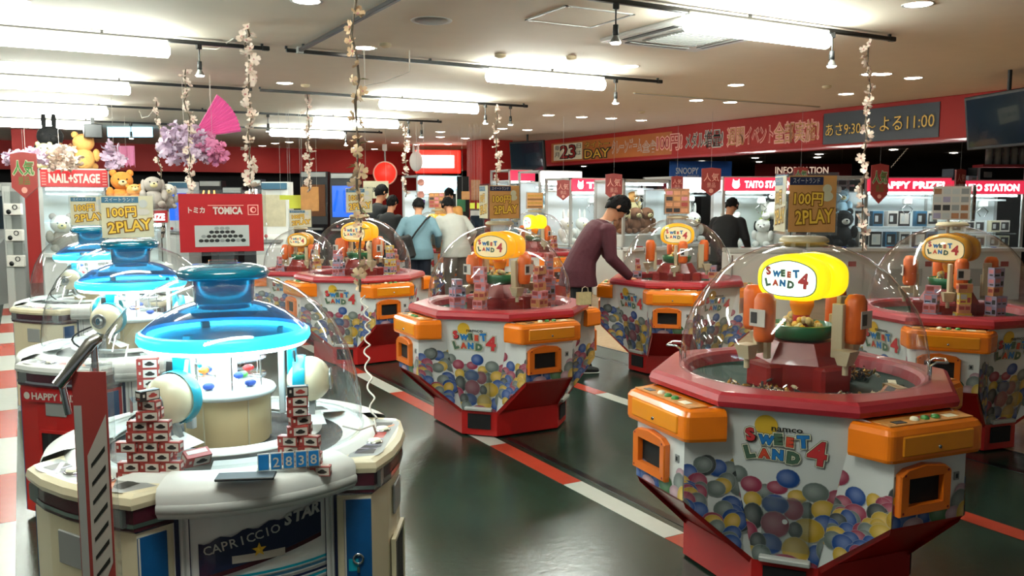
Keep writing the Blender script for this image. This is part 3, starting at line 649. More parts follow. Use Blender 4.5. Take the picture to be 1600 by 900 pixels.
# price boards standing on the dome tops
def board_set(name, k, lab, yaw, z0, wd, ht, faces, group='price boards on the dome tops'):
    x, y, rz, s_ = MACH[k]; r = thing(name, lab, 'sign', (x, y, z0), yaw, group)
    for i, kind in enumerate(faces):
        if not kind: continue
        X = RZ(i*PI/2) @ frame((0, -wd/2, ht/2), (1, 0, 0), (0, -1, 0))
        b = B(); b.box((0, 0, -.003), (wd, ht, .006), 'acrylic', X); p_ = b.done('holder', r)
        b = B()
        if kind == '100':
            b.box((0, 0, .0012), (wd*.92, ht*.90, .002), 'poster_tan', X); b.quad(-wd*.45, ht*.30, wd*.2, ht*.43, .0028, 'navy', X)
            b.text('スイートランド', ht*.085, (-wd*.13, ht*.37, .0034), 'text_grey', X, wd=wd*.52)
            for kk, (o_, m_) in enumerate(((.09, 'gold_dark'), (.02, 'gold_text'))):
                b.text('100円', ht*.20, (-wd*.08, ht*.08, .0034+.0006*kk), m_, X, off=o_, wd=wd*.55, rot=-.03)
                b.text('2PLAY', ht*.21, (wd*.04, -ht*.2, .0034+.0006*kk), m_, X, off=o_, wd=wd*.72, rot=.06)
            b.disc((wd*.28, ht*.24, .003), wd*.09, 'poster_pale', X); b.disc((wd*.28, ht*.12, .003), wd*.12, 'poster_pale', X, ry=ht*.08)
        elif kind == '100p':
            b.box((0, 0, .0012), (wd*.92, ht*.90, .002), 'poster_pale', X); b.quad(-wd*.45, ht*.30, wd*.2, ht*.43, .0028, 'poster_blue', X)
            b.text('スイートランド', ht*.085, (-wd*.13, ht*.37, .0034), 'box_white', X, wd=wd*.52)
            for kk, (o_, m_) in enumerate(((.09, 'gold_dark'), (.02, 'gold_text'))):
                b.text('100円', ht*.22, (-wd*.1, ht*.1, .0034+.0006*kk), m_, X, off=o_, wd=wd*.5, rot=.04)
                b.text('2PLAY', ht*.22, (wd*.03, -ht*.2, .0034+.0006*kk), m_, X, off=o_, wd=wd*.76, rot=.1)
            b.disc((wd*.28, ht*.28, .003), wd*.08, 'lgrey', X); b.disc((wd*.27, ht*.1, .003), wd*.13, 'box_white', X, ry=ht*.07)
        elif kind == 'snack':
            b.box((0, 0, .0012), (wd*.92, ht*.90, .002), 'poster_brown', X); rn = random.Random(len(lab)+i)
            for rr in range(4):
                for cc in range(3): b.quad(-wd*.42+cc*wd*.29, -ht*.40+rr*ht*.21, -wd*.42+cc*wd*.29+wd*.24, -ht*.40+rr*ht*.21+ht*.14, .0026, rn.choice(['box_red', 'box_salmon', 'box_dark', 'poster_tan', 'box_pink']), X)
        elif kind == 'shelf':
            b.box((0, 0, .0012), (wd*.92, ht*.90, .002), 'box_white', X); rn = random.Random(i+9)
            for rr in range(4):
                for cc in range(4): b.quad(-wd*.43+cc*wd*.22, -ht*.42+rr*ht*.22, -wd*.43+cc*wd*.22+wd*.18, -ht*.42+rr*ht*.22+ht*.15, .0026, rn.choice(['grey', 'box_dark', 'poster_brown', 'box_lilac', 'lgrey']), X)
        elif kind == 'gold':
            b.box((0, 0, .0012), (wd*.92, ht*.90, .002), 'poster_tan', X)
            for rr in range(4): b.quad(-wd*.42, -ht*.40+rr*ht*.21, wd*.42, -ht*.40+rr*ht*.21+ht*.1, .0026, ('gold_dark', 'gold')[rr % 2], X)
        b.done('poster', p_)
    b = B(); b.box((0, 0, -.005), (.08, .08, .012), 'acrylic', b=.002); b.done('foot', r)
    return r
board_set('price_board', 'S1', 'brown 100 yen board on top of the nearest red machine', -R(33)+R(0)-.0, 1.43, .205, .255, ['100', None, None, '100p'])
board_set('price_board', 'S2', 'brown 100 yen board on the dome of the central machine, pale panel on its left', -R(12), 1.43, .23, .25, ['100', 'snack', None, '100p'])
board_set('price_board', 'S3', 'pale 100 yen 2 play board above the dome behind the hanging garland', -R(20), 1.43, .27, .26, ['100p', None, None, None])
board_set('price_board', 'S4', 'small pale 100 yen board over the smaller leftmost octagonal machine', -R(15), 1.235, .27, .22, ['100p', None, None, None])
board_set('price_board', 'S5', 'snack picture board with reddish rows over the machine with the man in maroon', -R(44), 1.43, .235, .25, ['snack', None, None, 'gold'])
board_set('price_board', 'S6', 'clear corner board with four rows of small prize pictures, over the rightmost machine', -R(62), 1.43, .24, .24, ['shelf', 'shelf', None, None])
board_set('price_board', 'S7', 'tan board with rows of snacks behind the central price board', -R(30), 1.43, .24, .24, ['gold', None, None, 'gold'])
board_set('price_board', 'S8', 'reddish snack board between the heads of the two men seen from behind', -R(30), 1.43, .25, .25, ['snack', None, None, None])

# prizes inside the octagonal machines
def box_proto(name, sz, m1, m2, m3='box_dark', deco=0):
    b = B(); b.box((0, 0, sz[2]/2), sz, m1); a, e, h = sz
    for s_ in (1, -1):
        X = frame((0, s_*e/2, h/2), (-s_, 0, 0), (0, s_, 0))
        if deco: b.quad(-a*.2, -h*.40, a*.46, h*.40, .0006, m2, X); b.disc((a*.12, -h*.05, .0010), a*.24, m3, X, 10, h*.18); b.disc((a*.12, h*.08, .0012), a*.13, m3, X, 8, h*.16); b.quad(-a*.40, -h*.1, -a*.30, h*.2, .0016, m2, X)
        else: b.quad(-a*.42, -h*.05, a*.10, h*.38, .0006, m2, X); b.quad(a*.14, -h*.36, a*.42, h*.1, .0006, m3, X); b.quad(-a*.42, -h*.36, a*.02, -h*.2, .0006, m3, X)
        X = frame((s_*a/2, 0, h/2), (0, s_, 0), (s_, 0, 0)); b.quad(-e*.36, -h*.1, e*.36, h*.3, .0006, m2, X); b.quad(-e*.2, -h*.34, e*.3, -h*.2, .0006, m3, X)
    b.quad(-a*.4, -e*.1, a*.4, e*.36, h+.0006, m2 if deco else m3, None)
    return b.done(name)
pro = {'red': box_proto('toy_car_box', (.078, .036, .038), 'box_red', 'box_white', 'box_dark', 1), 'dark': box_proto('toy_car_box', (.078, .036, .038), 'box_dark', 'box_white', 'box_red', 1),
       'pink': box_proto('snack_box', (.085, .04, .055), 'box_pink', 'box_red', 'box_lilac'), 'salmon': box_proto('snack_box', (.085, .04, .055), 'box_salmon', 'box_red', 'poster_tan'),
       'lilac': box_proto('snack_box', (.08, .05, .06), 'box_lilac', 'box_pink', 'box_dark'), 'yellow': box_proto('snack_box', (.07, .05, .07), 'box_yellow', 'lgrey', 'box_red'),
       'slab': box_proto('snack_box', (.13, .08, .022), 'box_salmon', 'box_white', 'box_dark'), 'green': box_proto('snack_box', (.10, .07, .02), 'bowl_green', 'green', 'halo'), 'tan': box_proto('snack_box', (.11, .045, .025), 'beige', 'poster_tan', 'gold')}
used = set()
def prize(kind, loc, rz, label, group, tilt=0, sc=1):
    o = pro[kind]
    if kind in used: o = o.copy(); C.objects.link(o)
    used.add(kind); o.location = loc; o.rotation_euler = (tilt, 0, rz); o.scale = (sc,)*3; tag(o, label, 'box', group); return o
def stack(k, lx, ly, n, kinds, where, rows=2, seed=1, z=.795, lean=.006):
    rn = random.Random(seed); h = 0; i = 0; lev = 0
    while i < n:
        m = rows if lev < n/rows*.6 else max(1, rows-1); kd = kinds[lev % len(kinds)]; hh = {'pink': .055, 'salmon': .055, 'lilac': .06, 'yellow': .07, 'slab': .022}.get(kd, .04)
        for j in range(m):
            if i >= n: break
            o_ = (j-(m-1)/2)*.052
            p_ = mloc(k, lx+rn.uniform(-lean, lean)-o_*ly*2, ly+rn.uniform(-lean, lean)+o_*lx*2, 0)
            prize(kd, (p_[0], p_[1], (z+h+.0006*lev)*MACH[k][3]), math.atan2(ly, lx)+PI/2+rn.uniform(-.12, .12)+MACH[k][2]+(PI/2 if m > 1 else 0), '%s snack box %s, %s' % ({'pink': 'pink', 'salmon': 'orange-brown', 'lilac': 'lilac', 'yellow': 'yellow'}[kd], ('at the foot', 'low', 'in the middle', 'high', 'near the top', 'topmost')[min(5, lev)], where), 'snack boxes '+where)
            i += 1
        h += hh; lev += 1
stack('S2', -.26, -.22, 9, ['pink', 'pink', 'salmon', 'pink'], 'stack at the left in the central dome', seed=1)
stack('S2', -.34, -.02, 7, ['lilac', 'pink', 'lilac'], 'stack at the far left edge in the central dome', seed=2)
stack('S2', .12, -.36, 9, ['pink', 'salmon', 'pink', 'salmon'], 'stack right of the drum in the central dome', seed=3)
stack('S2', .34, -.10, 11, ['pink', 'pink', 'lilac'], 'stack at the right edge in the central dome', seed=4)
stack('S2', .26, .24, 7, ['salmon', 'pink'], 'stack behind on the right in the central dome', seed=14)
stack('S3', -.30, -.16, 8, ['lilac', 'pink', 'lilac'], 'left stack in the dome behind the coiled cord', seed=5)
stack('S3', .16, -.33, 8, ['yellow', 'lilac'], 'front stack in the dome behind the coiled cord', seed=6)
stack('S3', .36, -.04, 8, ['pink', 'salmon'], 'right stack in the dome behind the coiled cord', seed=7)
stack('S4', -.3, .0, 6, ['lilac', 'pink'], 'left stack in the smallest octagonal machine', seed=8)
stack('S4', .1, -.33, 6, ['salmon', 'yellow'], 'right stack in the smallest octagonal machine', seed=9)
stack('S5', -.36, -.05, 6, ['pink', 'lilac', 'salmon'], 'left stack in the dome by the man in maroon', seed=10)
stack('S5', .34, -.05, 5, ['lilac', 'salmon'], 'right stack in the dome by the man in maroon', seed=11)
stack('S6', -.33, .10, 6, ['lilac', 'pink'], 'left stack in the rightmost dome', seed=12)
stack('S6', -.26, -.26, 9, ['salmon', 'lilac', 'lilac'], 'right stack in the rightmost dome', seed=13)
stack('S6', -.35, -.08, 6, ['yellow', 'salmon'], 'middle stack in the rightmost dome', seed=17)
stack('S7', .1, -.34, 8, ['salmon', 'pink'], 'stack in the half hidden dome', seed=15)
stack('S8', -.1, -.34, 5, ['salmon', 'yellow'], 'stack in the dome between the two men', seed=16)
for kd, lx, ly, rz, lb in (('tan', -.33, -.12, .9, 'flat tan snack pack left of the drum, in the nearest dome'), ('tan', -.30, -.17, .2, 'tan pack lying under the gold candies, in the nearest dome'), ('slab', -.14, -.35, -.5, 'wide orange carton in the front left of the nearest dome'),
                           ('slab', .10, -.37, .15, 'wide pale carton in front of the drum in the nearest dome'), ('slab', .21, -.31, .5, 'carton with dark window right of the drum in the nearest dome'), ('green', .33, -.20, .7, 'shiny green packet at the right of the nearest dome'),
                           ('green', -.37, .06, .3, 'green packet at the left edge of the nearest dome'), ('salmon', .32, .06, 1.1, 'brown carton behind the gold candies at the right of the nearest dome'), ('tan', .26, -.27, 1.2, 'tan pack beside the green packet in the nearest dome')):
    p_ = mloc('S1', lx, ly, .7915); prize(kd, p_, rz, lb, None)
def candies(k, lx, ly, n, name, lab, sx=.09, seed=1):
    rn = random.Random(seed); p_ = mloc(k, lx, ly, .79); b = B()
    for i in range(n):
        q = Vector((rn.gauss(0, sx*.5), rn.gauss(0, sx*.45), .01+abs(rn.gauss(0, .014)))); X = T(*q) @ Matrix.Rotation(rn.uniform(0, 6), 4, Vector((rn.random(), rn.random(), rn.random())).normalized())
        m = rn.choice(['gold', 'gold', 'chrome', 'beige', 'box_dark'])
        b.box((0, 0, 0), (.024, .013, .010), m, X, b=.003); b.add([(-.012, 0, 0), (-.020, .007, 0), (-.020, -.007, 0), (.012, 0, 0), (.020, .007, 0), (.020, -.007, 0)], [(0, 1, 2), (3, 5, 4)], m, X)
    o = b.done(name); o.location = p_; tag(o, lab, 'sweets', None, 'stuff')
candies('S1', -.27, -.14, 90, 'wrapped_candies', 'gold wrapped candies heaped left of the red drum in the nearest dome', .10, 1)
candies('S1', .30, .02, 70, 'wrapped_candies', 'gold wrapped candies heaped right of the red drum in the nearest dome', .09, 2)
candies('S1', -.02, -.42, 40, 'wrapped_candies', 'scattered candies along the front of the nearest dome', .12, 3)
candies('S1', -.40, -.08, 110, 'wrapped_candies', 'orange heap of sweets pressed against the left of the nearest dome', .07, 4)
for k, nm in (('S2', 'central'), ('S3', 'coiled cord'), ('S5', 'leaning man'), ('S6', 'rightmost')): candies(k, 0 if k != 'S6' else -.3, -.36 if k != 'S6' else 0, 40, 'wrapped_candies', 'loose candies on the floor of the %s machine' % nm, .2, 6)

# ------------------------------------------------------------------ white and blue three-player dome machine
def star_proto(red=False):
    r = thing('dome_grab_machine', '', 'arcade machine')
    body = B(); body.lathe([(.50, .03), (.50, .70)], 60, 'panel_white'); body.lathe([(.47, 0), (.47, .04)], 40, 'matte_black'); body.done('body', r)
    b = B(); b.lathe([(.50, .775), (.475, .797), (.455, .80), (.45, .79)], 72, 'white')
    for k in range(3):
        a2 = R(120*k+60); b.lathe([(.50, .69), (.555, .695), (.565, .71), (.565, .765), (.555, .785), (.50, .80), (.455, .802)], 22, 'white', None, a2-.53, a2+.53); b.lathe([(.566, .712), (.570, .716), (.570, .735), (.566, .74)], 22, 'lgrey', None, a2-.53, a2+.53)
    b.done('rim', r)
    b = B(); b.lathe([(.455, .795), (.44, .775), (.36, .765)], 48, 'white'); b.lathe([(.38, .768), (.0, .766)], 48, 'dark'); b.done('prize_floor', r)
    b = B(); pr = [(.445, .80), (.448, .84), (.445, .90), (.430, .99), (.402, 1.08), (.360, 1.16), (.305, 1.225), (.24, 1.275), (.165, 1.31), (.13, 1.32)]
    b.lathe(pr, 56, 'dome'); b.lathe([(.447, .799), (.455, .802), (.452, .812)], 56, 'acrylic'); b.done('dome', r)
    b = B(); b.lathe([(.0, 1.365), (.10, 1.362), (.135, 1.352), (.150, 1.335), (.142, 1.318), (.10, 1.312), (.095, 1.24), (.09, 1.22), (0, 1.22)], 40, 'blue_cap'); b.done('cap', r)
    b = B(); b.lathe([(.095, 1.24), (.15, 1.225), (.20, 1.20), (.245, 1.165), (.270, 1.14)], 48, 'blue_clear'); s_ = b.done('saucer', r)
    b = B(); b.lathe([(.245, 1.140), (.262, 1.150), (.276, 1.140), (.279, 1.120), (.272, 1.108)], 56, 'led_blue'); b.lathe([(.272, 1.110), (.260, 1.094), (.240, 1.094), (.232, 1.106), (.245, 1.140)], 56, 'led'); b.done('light_ring', s_)
    b = B(); b.lathe([(.0, 1.135), (.225, 1.128), (.232, 1.11)], 48, 'white'); b.done('light_dish', s_)
    b = B(); b.lathe([(.034, .95), (.034, 1.12)], 20, 'column_lit'); b.done('light_column', r)
    b = B()
    for z in (.985, 1.045):
        b.lathe([(.03, z), (.13, z), (.13, z+.004), (.03, z+.004)], 36, 'acrylic')
    for a in range(6): b.tube([(.12*math.cos(a), .12*math.sin(a), .95), (.12*math.cos(a), .12*math.sin(a), 1.09)], .003, 5, 'chrome')
    b.done('shelf', r)
    b = B(); b.lathe([(.0, .955), (.155, .95), (.16, .94), (.155, .93), (.14, .925)], 40, 'white'); b.lathe([(.14, .93), (.135, .77)], 40, 'wood_beige')
    for a in range(6): b.box((.138, 0, .85), (.006, .004, .15), 'beige', RZ(a*PI/3+.3))
    b.done('centre_drum', r)
    b = B(); b.lathe([(.26, .81), (.31, .80), (.31, .795), (.255, .80)], 56, 'white'); b.done('ring_shelf', r)
    for k in range(3):
        az = R(120*k)
        X = face_M(az, 0, 0)
        # station block: plan in (x = tangential, z = outward)
        def plan(s, y): return [(x, y, z) for x, z in [(-.262*s, .42), (-.258*s, .446), (-.244*s, .530*s), (-.12*s, .560*s), (0, .568*s), (.12*s, .560*s), (.244*s, .530*s), (.258*s, .446), (.262*s, .42)]]
        st = 'red' if (red and k == 2) else 'cream'
        b = B(); b.loft([plan(1, .03)[::-1], plan(1, .665)[::-1]], st, X); b.done('station', r)
        b = B(); b.loft([plan(1.006, .665)[::-1], plan(1.02, .672)[::-1], plan(1.02, .735)[::-1]], 'burgundy', X); b.loft([plan(1.024, .682)[::-1], plan(1.024, .694)[::-1]], 'chrome', X, caps=False)
        b.box((-.19, .708, .548), (.07, .05, .02), 'steel', X); b.box((.19, .708, .548), (.07, .05, .02), 'steel', X); b.done('band', r)
        b = B(); b.loft([plan(1.03, .735)[::-1], plan(1.04, .75)[::-1], plan(1.03, .768)[::-1], plan(1.0, .778)[::-1]], 'cream' if not red else 'white', X); b.done('console_top', r)
        b = B(); 
        CT = X @ frame((0, .7785, .50), (1, 0, 0), (0, 1, 0))
        b.add([(-.21, -.045, 0), (-.17, -.085*.0-.055, 0), (.17, -.055, 0), (.21, -.045, 0), (.24, .045, 0), (-.24, .045, 0)][::1], [(0, 1, 2, 3, 4, 5)], 'grey', CT); b.quad(-.19, -.03, -.02, .03, .0005, 'box_lilac', CT); b.add([(-.2, .03, .001), (-.12, -.04, .001), (-.10, -.04, .001), (-.18, .03, .001)], [(0, 1, 2, 3)], 'navy', CT); b.add([(.06, .03, .001), (.14, -.04, .001), (.16, -.04, .001), (.08, .03, .001)], [(0, 1, 2, 3)], 'orange_dark', CT)
        for (x, m, w_) in ((-.17, 'ink', .05), (-.12, 'dark', .03), (.02, 'clear_red', .07), (.16, 'ink', .05), (-.06, 'halo', .03)): b.quad(x-w_/2, -.03, x+w_/2, .03, .0008, m, CT)
        o = b.done('control_panel', r)
        for x in (-.07, .08):
            b = B(); b.lathe([(.028, 0), (.028, .004), (.024, .006)], 18, 'chrome', CT @ T(x, -.01, .001)); b.lathe([(.022, .006), (.020, .011), (0, .012)], 16, 'halo', CT @ T(x, -.01, .001)); b.done('button', o)
        FM = X @ frame((0, 0, .566), (1, 0, 0), (0, 0, 1))
        b = B(); b.box((0.0, .58, .004), (.12, .10, .008), 'grey', FM, b=.003); b.done('coin_plate', r)
        b = B(); x0, x1, y0, y1 = -.10, .10, .12, .46
        o1 = [(x0, y0, .0), (x1, y0, .0), (x1, y1, .0), (x0, y1, .0)]
        b.loft([o1, [(x, y, .014) for x, y, z in o1], [(x*.86, y0+.02+(y-y0)*.9, .014) for x, y, z in o1], [(x*.86, y0+.02+(y-y0)*.9, .003) for x, y, z in o1]], st, FM, caps=False)
        ch = b.done('chute_frame', r); b = B(); b.quad(-.086, .14, .086, .446, .009, 'matte_black', FM); b.quad(-.05, .14, -.03, .446, .0095, 'dark', FM); b.done('chute_flap', ch)
        if red and k == 2:
            b = B(); b.quad(-.19, .60, .19, .655, .016, 'poster_red', FM); b.text('HAPPY PRIZE', .032, (.02, .628, .018), 'box_white', FM, off=.03, wd=.29); b.disc((-.155, .628, .018), .018, 'box_white', FM); b.done('header_print', r)
        for s2 in (1, -1):   # blue printed side strips with a lock
            p0 = Vector((s2*.244, 0, .530)); p1 = Vector((s2*.258, 0, .446)); e = (p1-p0); nn = Vector((s2*abs(e.z), 0, abs(e.x)*1.0)).normalized()
            SM = X @ frame((p0+p1)/2 + Vector((0, .34, 0)) + nn*.002, (e*s2).normalized()*1, nn)
            b = B(); b.box((0, 0, 0), (.084, .62, .004), 'blue_print', SM); b.quad(-.041, -.31, -.036, .31, .0026, 'box_white', SM)
            for i, q in enumerate((.12, .05, -.05, -.16, -.22)): b.quad(-.03+.006*i, q-.04, .0+.008*i, q, .0028, ('teal', 'num_blue')[i % 2], SM)
            so = b.done('side_strip', r)
            b = B(); b.lathe([(.018, .003), (.018, .007), (.012, .007), (.012, .004)], 18, 'chrome', SM @ T(.0, .12, 0)); b.box((0, .085, .005), (.008, .018, .004), 'chrome', SM); b.done('lock', so)
        # panel between stations
        a2 = az+PI/3; LM = face_M(a2, .502, 0)
        def arc(x, y, z=0):
            t = x/.502; return ((.502+z)*math.sin(t), y, (.502+z)*math.cos(t)-.502)
        def cq(b, x0, y0, x1, y1, z, m, n=6):
            for i in range(n):
                a_ = x0+(x1-x0)*i/n; b_ = x0+(x1-x0)*(i+1)/n; b.add([arc(a_, y0, z), arc(b_, y0, z), arc(b_, y1, z), arc(a_, y1, z)], [(0, 1, 2, 3)], m, LM)
        b = B()
        for x0, x1, m in ((-.245, -.232, 'navy'), (-.222, -.216, 'lgrey'), (-.205, -.202, 'navy'), (.232, .245, 'navy'), (.216, .222, 'lgrey'), (.196, .199, 'navy')): cq(b, x0, .06, x1, .69, .002, m, 1)
        for i, y in enumerate((.49, .475, .455, .44, .42, .39, .36, .30, .22)): cq(b, -.10+.02*i, y, .20, y+.008, .002, ('teal', 'poster_blue', 'navy')[i % 3])
        LU = LM @ T(0, .205, 0)
        # badge behind lettering
        def bl(x, y): return (x, y)
        pts = [(-.175, .335), (-.165, .385), (-.09, .44), (.0, .475), (.08, .49), (.17, .49), (.178, .44), (.165, .40), (.10, .375), (.03, .35), (-.05, .32), (-.12, .29)]
        for i in range(24):
            x0 = -.18+.36*i/24; x1 = -.18+.36*(i+1)/24
            up = lambda x: .40+.19*(x+.18)-.16*(x+.0)**2+.014*math.sin(x*90)*.4; lo = lambda x: .30+.20*(x+.18)-.10*(x)**2
            b.add([arc(x0, lo(x0), .0035), arc(x1, lo(x1), .0035), arc(x1, up(x1), .0035), arc(x0, up(x0), .0035)], [(0, 1, 2, 3)], 'navy', LU)
            b.add([arc(x0, lo(x0)-.014, .003), arc(x1, lo(x1)-.014, .003), arc(x1, lo(x1), .003), arc(x0, lo(x0), .003)], [(0, 1, 2, 3)], 'burgundy', LU)
        for i, chh in enumerate('CAPRICCIO'):
            x = -.155+.0235*i; b.text(chh, .026, (0, 0, 0), 'lgrey', LU @ frame(arc(x, .378+.19*(x+.16)-.12*x*x, .005), (1, .18, -x/.5), (x/.502, 0, 1)), off=.01)
        for i, chh in enumerate('STAR'):
            x = .072+.030*i; b.text(chh, .032, (0, 0, 0), 'lgrey', LU @ frame(arc(x, .392+.19*(x+.16)-.14*x*x, .005), (1, .10, -x/.5), (x/.502, 0, 1)), off=.045, shear=.2)
        cq(b, -.09, .535, .06, .558, .0045, 'box_white')
        star = [(.022*(1 if i % 2 == 0 else .42)*math.sin(PI*i/5), .022*(1 if i % 2 == 0 else .42)*math.cos(PI*i/5), .0) for i in range(10)]
        b.add([(0, 0, .0005)]+star, [(0, (i+1) % 10+1, i+1) for i in range(10)], 'gold_text', LU @ frame(arc(-.015, .362, .007), (1, 0, 0), (0, 0, 1)))
        b.done('side_print', r)
        b = B(); b.lathe([(.47, .788), (.36, .80), (.36, .792)], 12, 'lgrey', None, a2-.3, a2+.3); b.done('deck_plate', r)
        # claw unit of this station
        az2 = az+.20
        cx, cy = .27*math.cos(az2), .27*math.sin(az2); CM = T(cx, cy, 0) @ RZ(az2)
        b = B(); b.box((-.055, 0, 1.0), (.03, .05, .24), 'teal', CM, b=.004); b.box((-.09, 0, 1.0), (.02, .03, .30), 'lgrey', CM, b=.003); b.done('claw_post', r)
        b = B(); b.ball((0, 0, .965), (.075, .078, .078), 'cream', CM, 20, 14); b.lathe([(.082, -.02), (.084, -.012), (.084, .012), (.082, .02)], 28, 'teal', CM @ T(-.03, 0, .965) @ RY(PI/2)); cb = b.done('claw_body', r)
        EM = CM @ T(.0, 0, .965) @ RY(PI/2) @ T(0, 0, .068)
        b = B(); b.lathe([(.036, 0), (.038, .006), (.03, .010), (.028, .006), (.018, .008), (.016, .012), (0, .013)], 24, 'steel', EM); b.text('0', .03, (0, 0, .014), 'poster_blue', EM @ RZ(PI/2), off=.02); b.done('emblem', cb)
        b = B()
        for q in (-1, 1): b.loft([[(.0+.02*i, q*(.012+.0), .90), (.0+.02*i, q*.03, .90), (.0+.02*i, q*.05, .85), (.0+.02*i, q*.03, .85)] for i in (0, 1)], 'steel', CM); b.add([(-.02, q*.03, .86), (.04, q*.03, .86), (.06, q*.10, .83), (-.03, q*.10, .83)], [(0, 1, 2, 3)], 'white', CM)
        b.done('claw', r)
        b = B(); ps = [(-.05+.0*t, -.08-.14*math.sin(t*PI), .93-.16*t) for t in [i/8 for i in range(9)]]; b.tube(ps, .005, 6, 'black', CM); b.done('cable', r)
        b = B(); b.box((.03, -.01, 1.055), (.004, .10, .085), 'acrylic', CM @ T(.05, .0, 0) @ RY(-.12)); b.box((.034, .015, 1.055), (.004, .04, .06), 'box_white', CM @ T(.05, 0, 0) @ RY(-.12)); b.box((.034, -.03, 1.05), (.004, .035, .05), 'box_dark', CM @ T(.05, 0, 0) @ RY(-.12)); b.done('price_card', r)
    # little coloured toys stay parts of the display shelf
    b = B(); rn = random.Random(4)
    for i in range(9):
        a = rn.uniform(0, 6.28); b.ball((.085*math.cos(a), .085*math.sin(a), rn.choice((1.0, 1.06, .965))), (.022, .018, .012), rn.choice(('red', 'orange', 'pb_flat', 'button_green')), n=8, k=5)
    b.done('sample_toy', r)
    return r
mat('pb_flat', '#2448a0', .35)
C_LIST = [('C1', .575, 2.97, R(-151), 1, 'nearest white and cream dome machine with blue ring light and navy star badge'),
          ('C2', .50, 5.05, R(-15), 1, 'second dome machine in the left row, glowing blue ring light, red station with white lettering'),
          ('C3', .47, 7.55, R(-20), 1, 'farthest dome machine of the left row, pale with a blue cap, behind two others')]
prA = star_proto(); prB = star_proto(True); lst = {'C1': prA, 'C2': prB, 'C3': dup(prA)}
for k, x, y, rz, s_, lab in C_LIST:
    place(lst[k], (x, y, 0), rz, lab, 'dome grab machines with blue ring lights'); MACH[k] = (x, y, rz, s_)
board_set('price_board', 'C2', '100 yen 2 play board in a white frame on the second blue cap', -R(8), 1.365, .27, .24, ['100p', None, None, None])
board_set('price_board', 'C3', '100 yen board on the farthest blue cap, partly hidden behind another', -R(8), 1.365, .27, .24, ['100p', None, None, None])
x, y, rz, s_ = MACH['C1']
r = thing('toy_car_board', 'red board with white lettering and a photo of toy cars on the nearest blue cap', 'sign', (x, y, 1.365), -R(8))
X = frame((0, -.02, .135), (1, 0, 0), (0, -1, .05)); b = B(); b.box((0, 0, -.004), (.285, .215, .006), 'acrylic', X); h = b.done('holder', r)
b = B(); b.box((0, 0, .0012), (.262, .19, .002), 'poster_red', X); b.text('トミカ', .018, (-.077, .042, .0032), 'box_white', X, off=.03, wd=.05); b.text('TOMICA', .022, (.02, .040, .0032), 'box_white', X, off=.05, wd=.09); b.quad(-.042, .056, .07, .058, .0032, 'text_pink', X)
b.box((.1, .042, .0028), (.034, .034, .001), 'text_pink', X); b.box((.1, .042, .0032), (.029, .029, .001), 'poster_red', X); b.disc((.1, .042, .0040), .010, 'text_pink', X); b.disc((.102, .042, .0044), .006, 'poster_red', X)
b.quad(-.085, -.078, .085, -.008, .003, 'lgrey', X); rn = random.Random(2)
for rr, (n, y0) in enumerate(((9, -.058), (8, -.044), (5, -.03), (3, -.018))):
    for i in range(n): b.disc(((i-(n-1)/2)*.0165, y0, .0034+.0002*(3-rr)), .008, rn.choice(('ink', 'grey', 'dark', 'box_dark')), X, 8, .0055)
b.done('poster', h); b = B(); b.box((0, 0, .006), (.09, .05, .012), 'acrylic', b=.002); b.box((0, -.01, .03), (.07, .006, .05), 'acrylic'); b.done('foot', r)

# toy car boxes piled in the nearest blue dome
def carstack(cx, cy, plan, where, seed, K=.76):
    rn = random.Random(seed); z = .768; n = len(plan)
    for lev, cells in enumerate(plan):
        uv = [(dx*math.cos(va)+dy*math.sin(va), -dx*math.sin(va)+dy*math.cos(va)) for dx, dy, rot in cells]
        for ci, (dx, dy, rot) in enumerate(cells):
            rear = uv[ci][1] > .02; mates = sorted(u for u, v in uv if (v > .02) == rear); k_ = mates.index(uv[ci][0]); pn = ('rear ' if rear else 'front ')+(['single'], ['left', 'right'], ['left', 'centre', 'right'])[len(mates)-1][k_]
            prize('dark' if (lev == n-1) else 'red', (cx+dx+rn.uniform(-.003, .003), cy+dy+rn.uniform(-.003, .003), z), rot+rn.uniform(-.08, .08), 'toy car box, %s %s, %s' % (('bottom row', 'second row', 'third row', 'fourth row', 'fifth row', 'sixth row', 'seventh row', 'eighth row', 'topmost')[min(lev, 8)], pn, where), 'toy car boxes '+where, 0, K)
        z += .0392*K
q = atz(236, 752, .768); va = -YAW
def row(n, dy=0, rot=0, sp=.0615): return [((i-(n-1)/2)*sp*math.cos(va)-dy*math.sin(va), (i-(n-1)/2)*sp*math.sin(va)+dy*math.cos(va), va+rot) for i in range(n)]
carstack(q.x, q.y, [row(3, 0)+row(2, .033), row(3, 0.002, 0)+row(2, .034), row(2, 0.004, .1)+row(2, .04), row(3, .0, -.05)+row(1, .035), row(2, .0, .15)+row(1, .035), row(2, .006), row(1, .0, .3)+row(1, .035), row(1, .01, -.2), row(1, 0.004, .9)], 'left pile in the nearest blue dome', 1)
q = atz(468, 742, .768)
carstack(q.x, q.y, [row(3, 0)+row(2, .033), row(2, 0, .1)+row(2, .034), row(2, 0.005, .1)+row(1, .035), row(2, .0, -.2)+row(1, .035), row(1, .0, .3)+row(1, .04), row(1, .01, .5), row(1, 0, .2), row(1, 0, .1), row(1, 0, .3)], 'right pile in the nearest blue dome', 2)
q = atd(305, 722, 2.62); prize('red', (q.x, q.y, .785), va+.8, 'red and white toy car box tipped over beside the left pile', None, .5)
q = atd(232, 590, 3.05)
for i in range(4): prize('red', (q.x, q.y, .88+.0354*i), va+.2, 'toy car box in the short column behind the left claw, ' + ('lowest', 'second from below', 'third from below', 'topmost')[i], 'toy car boxes behind the left claw', 0, .9)
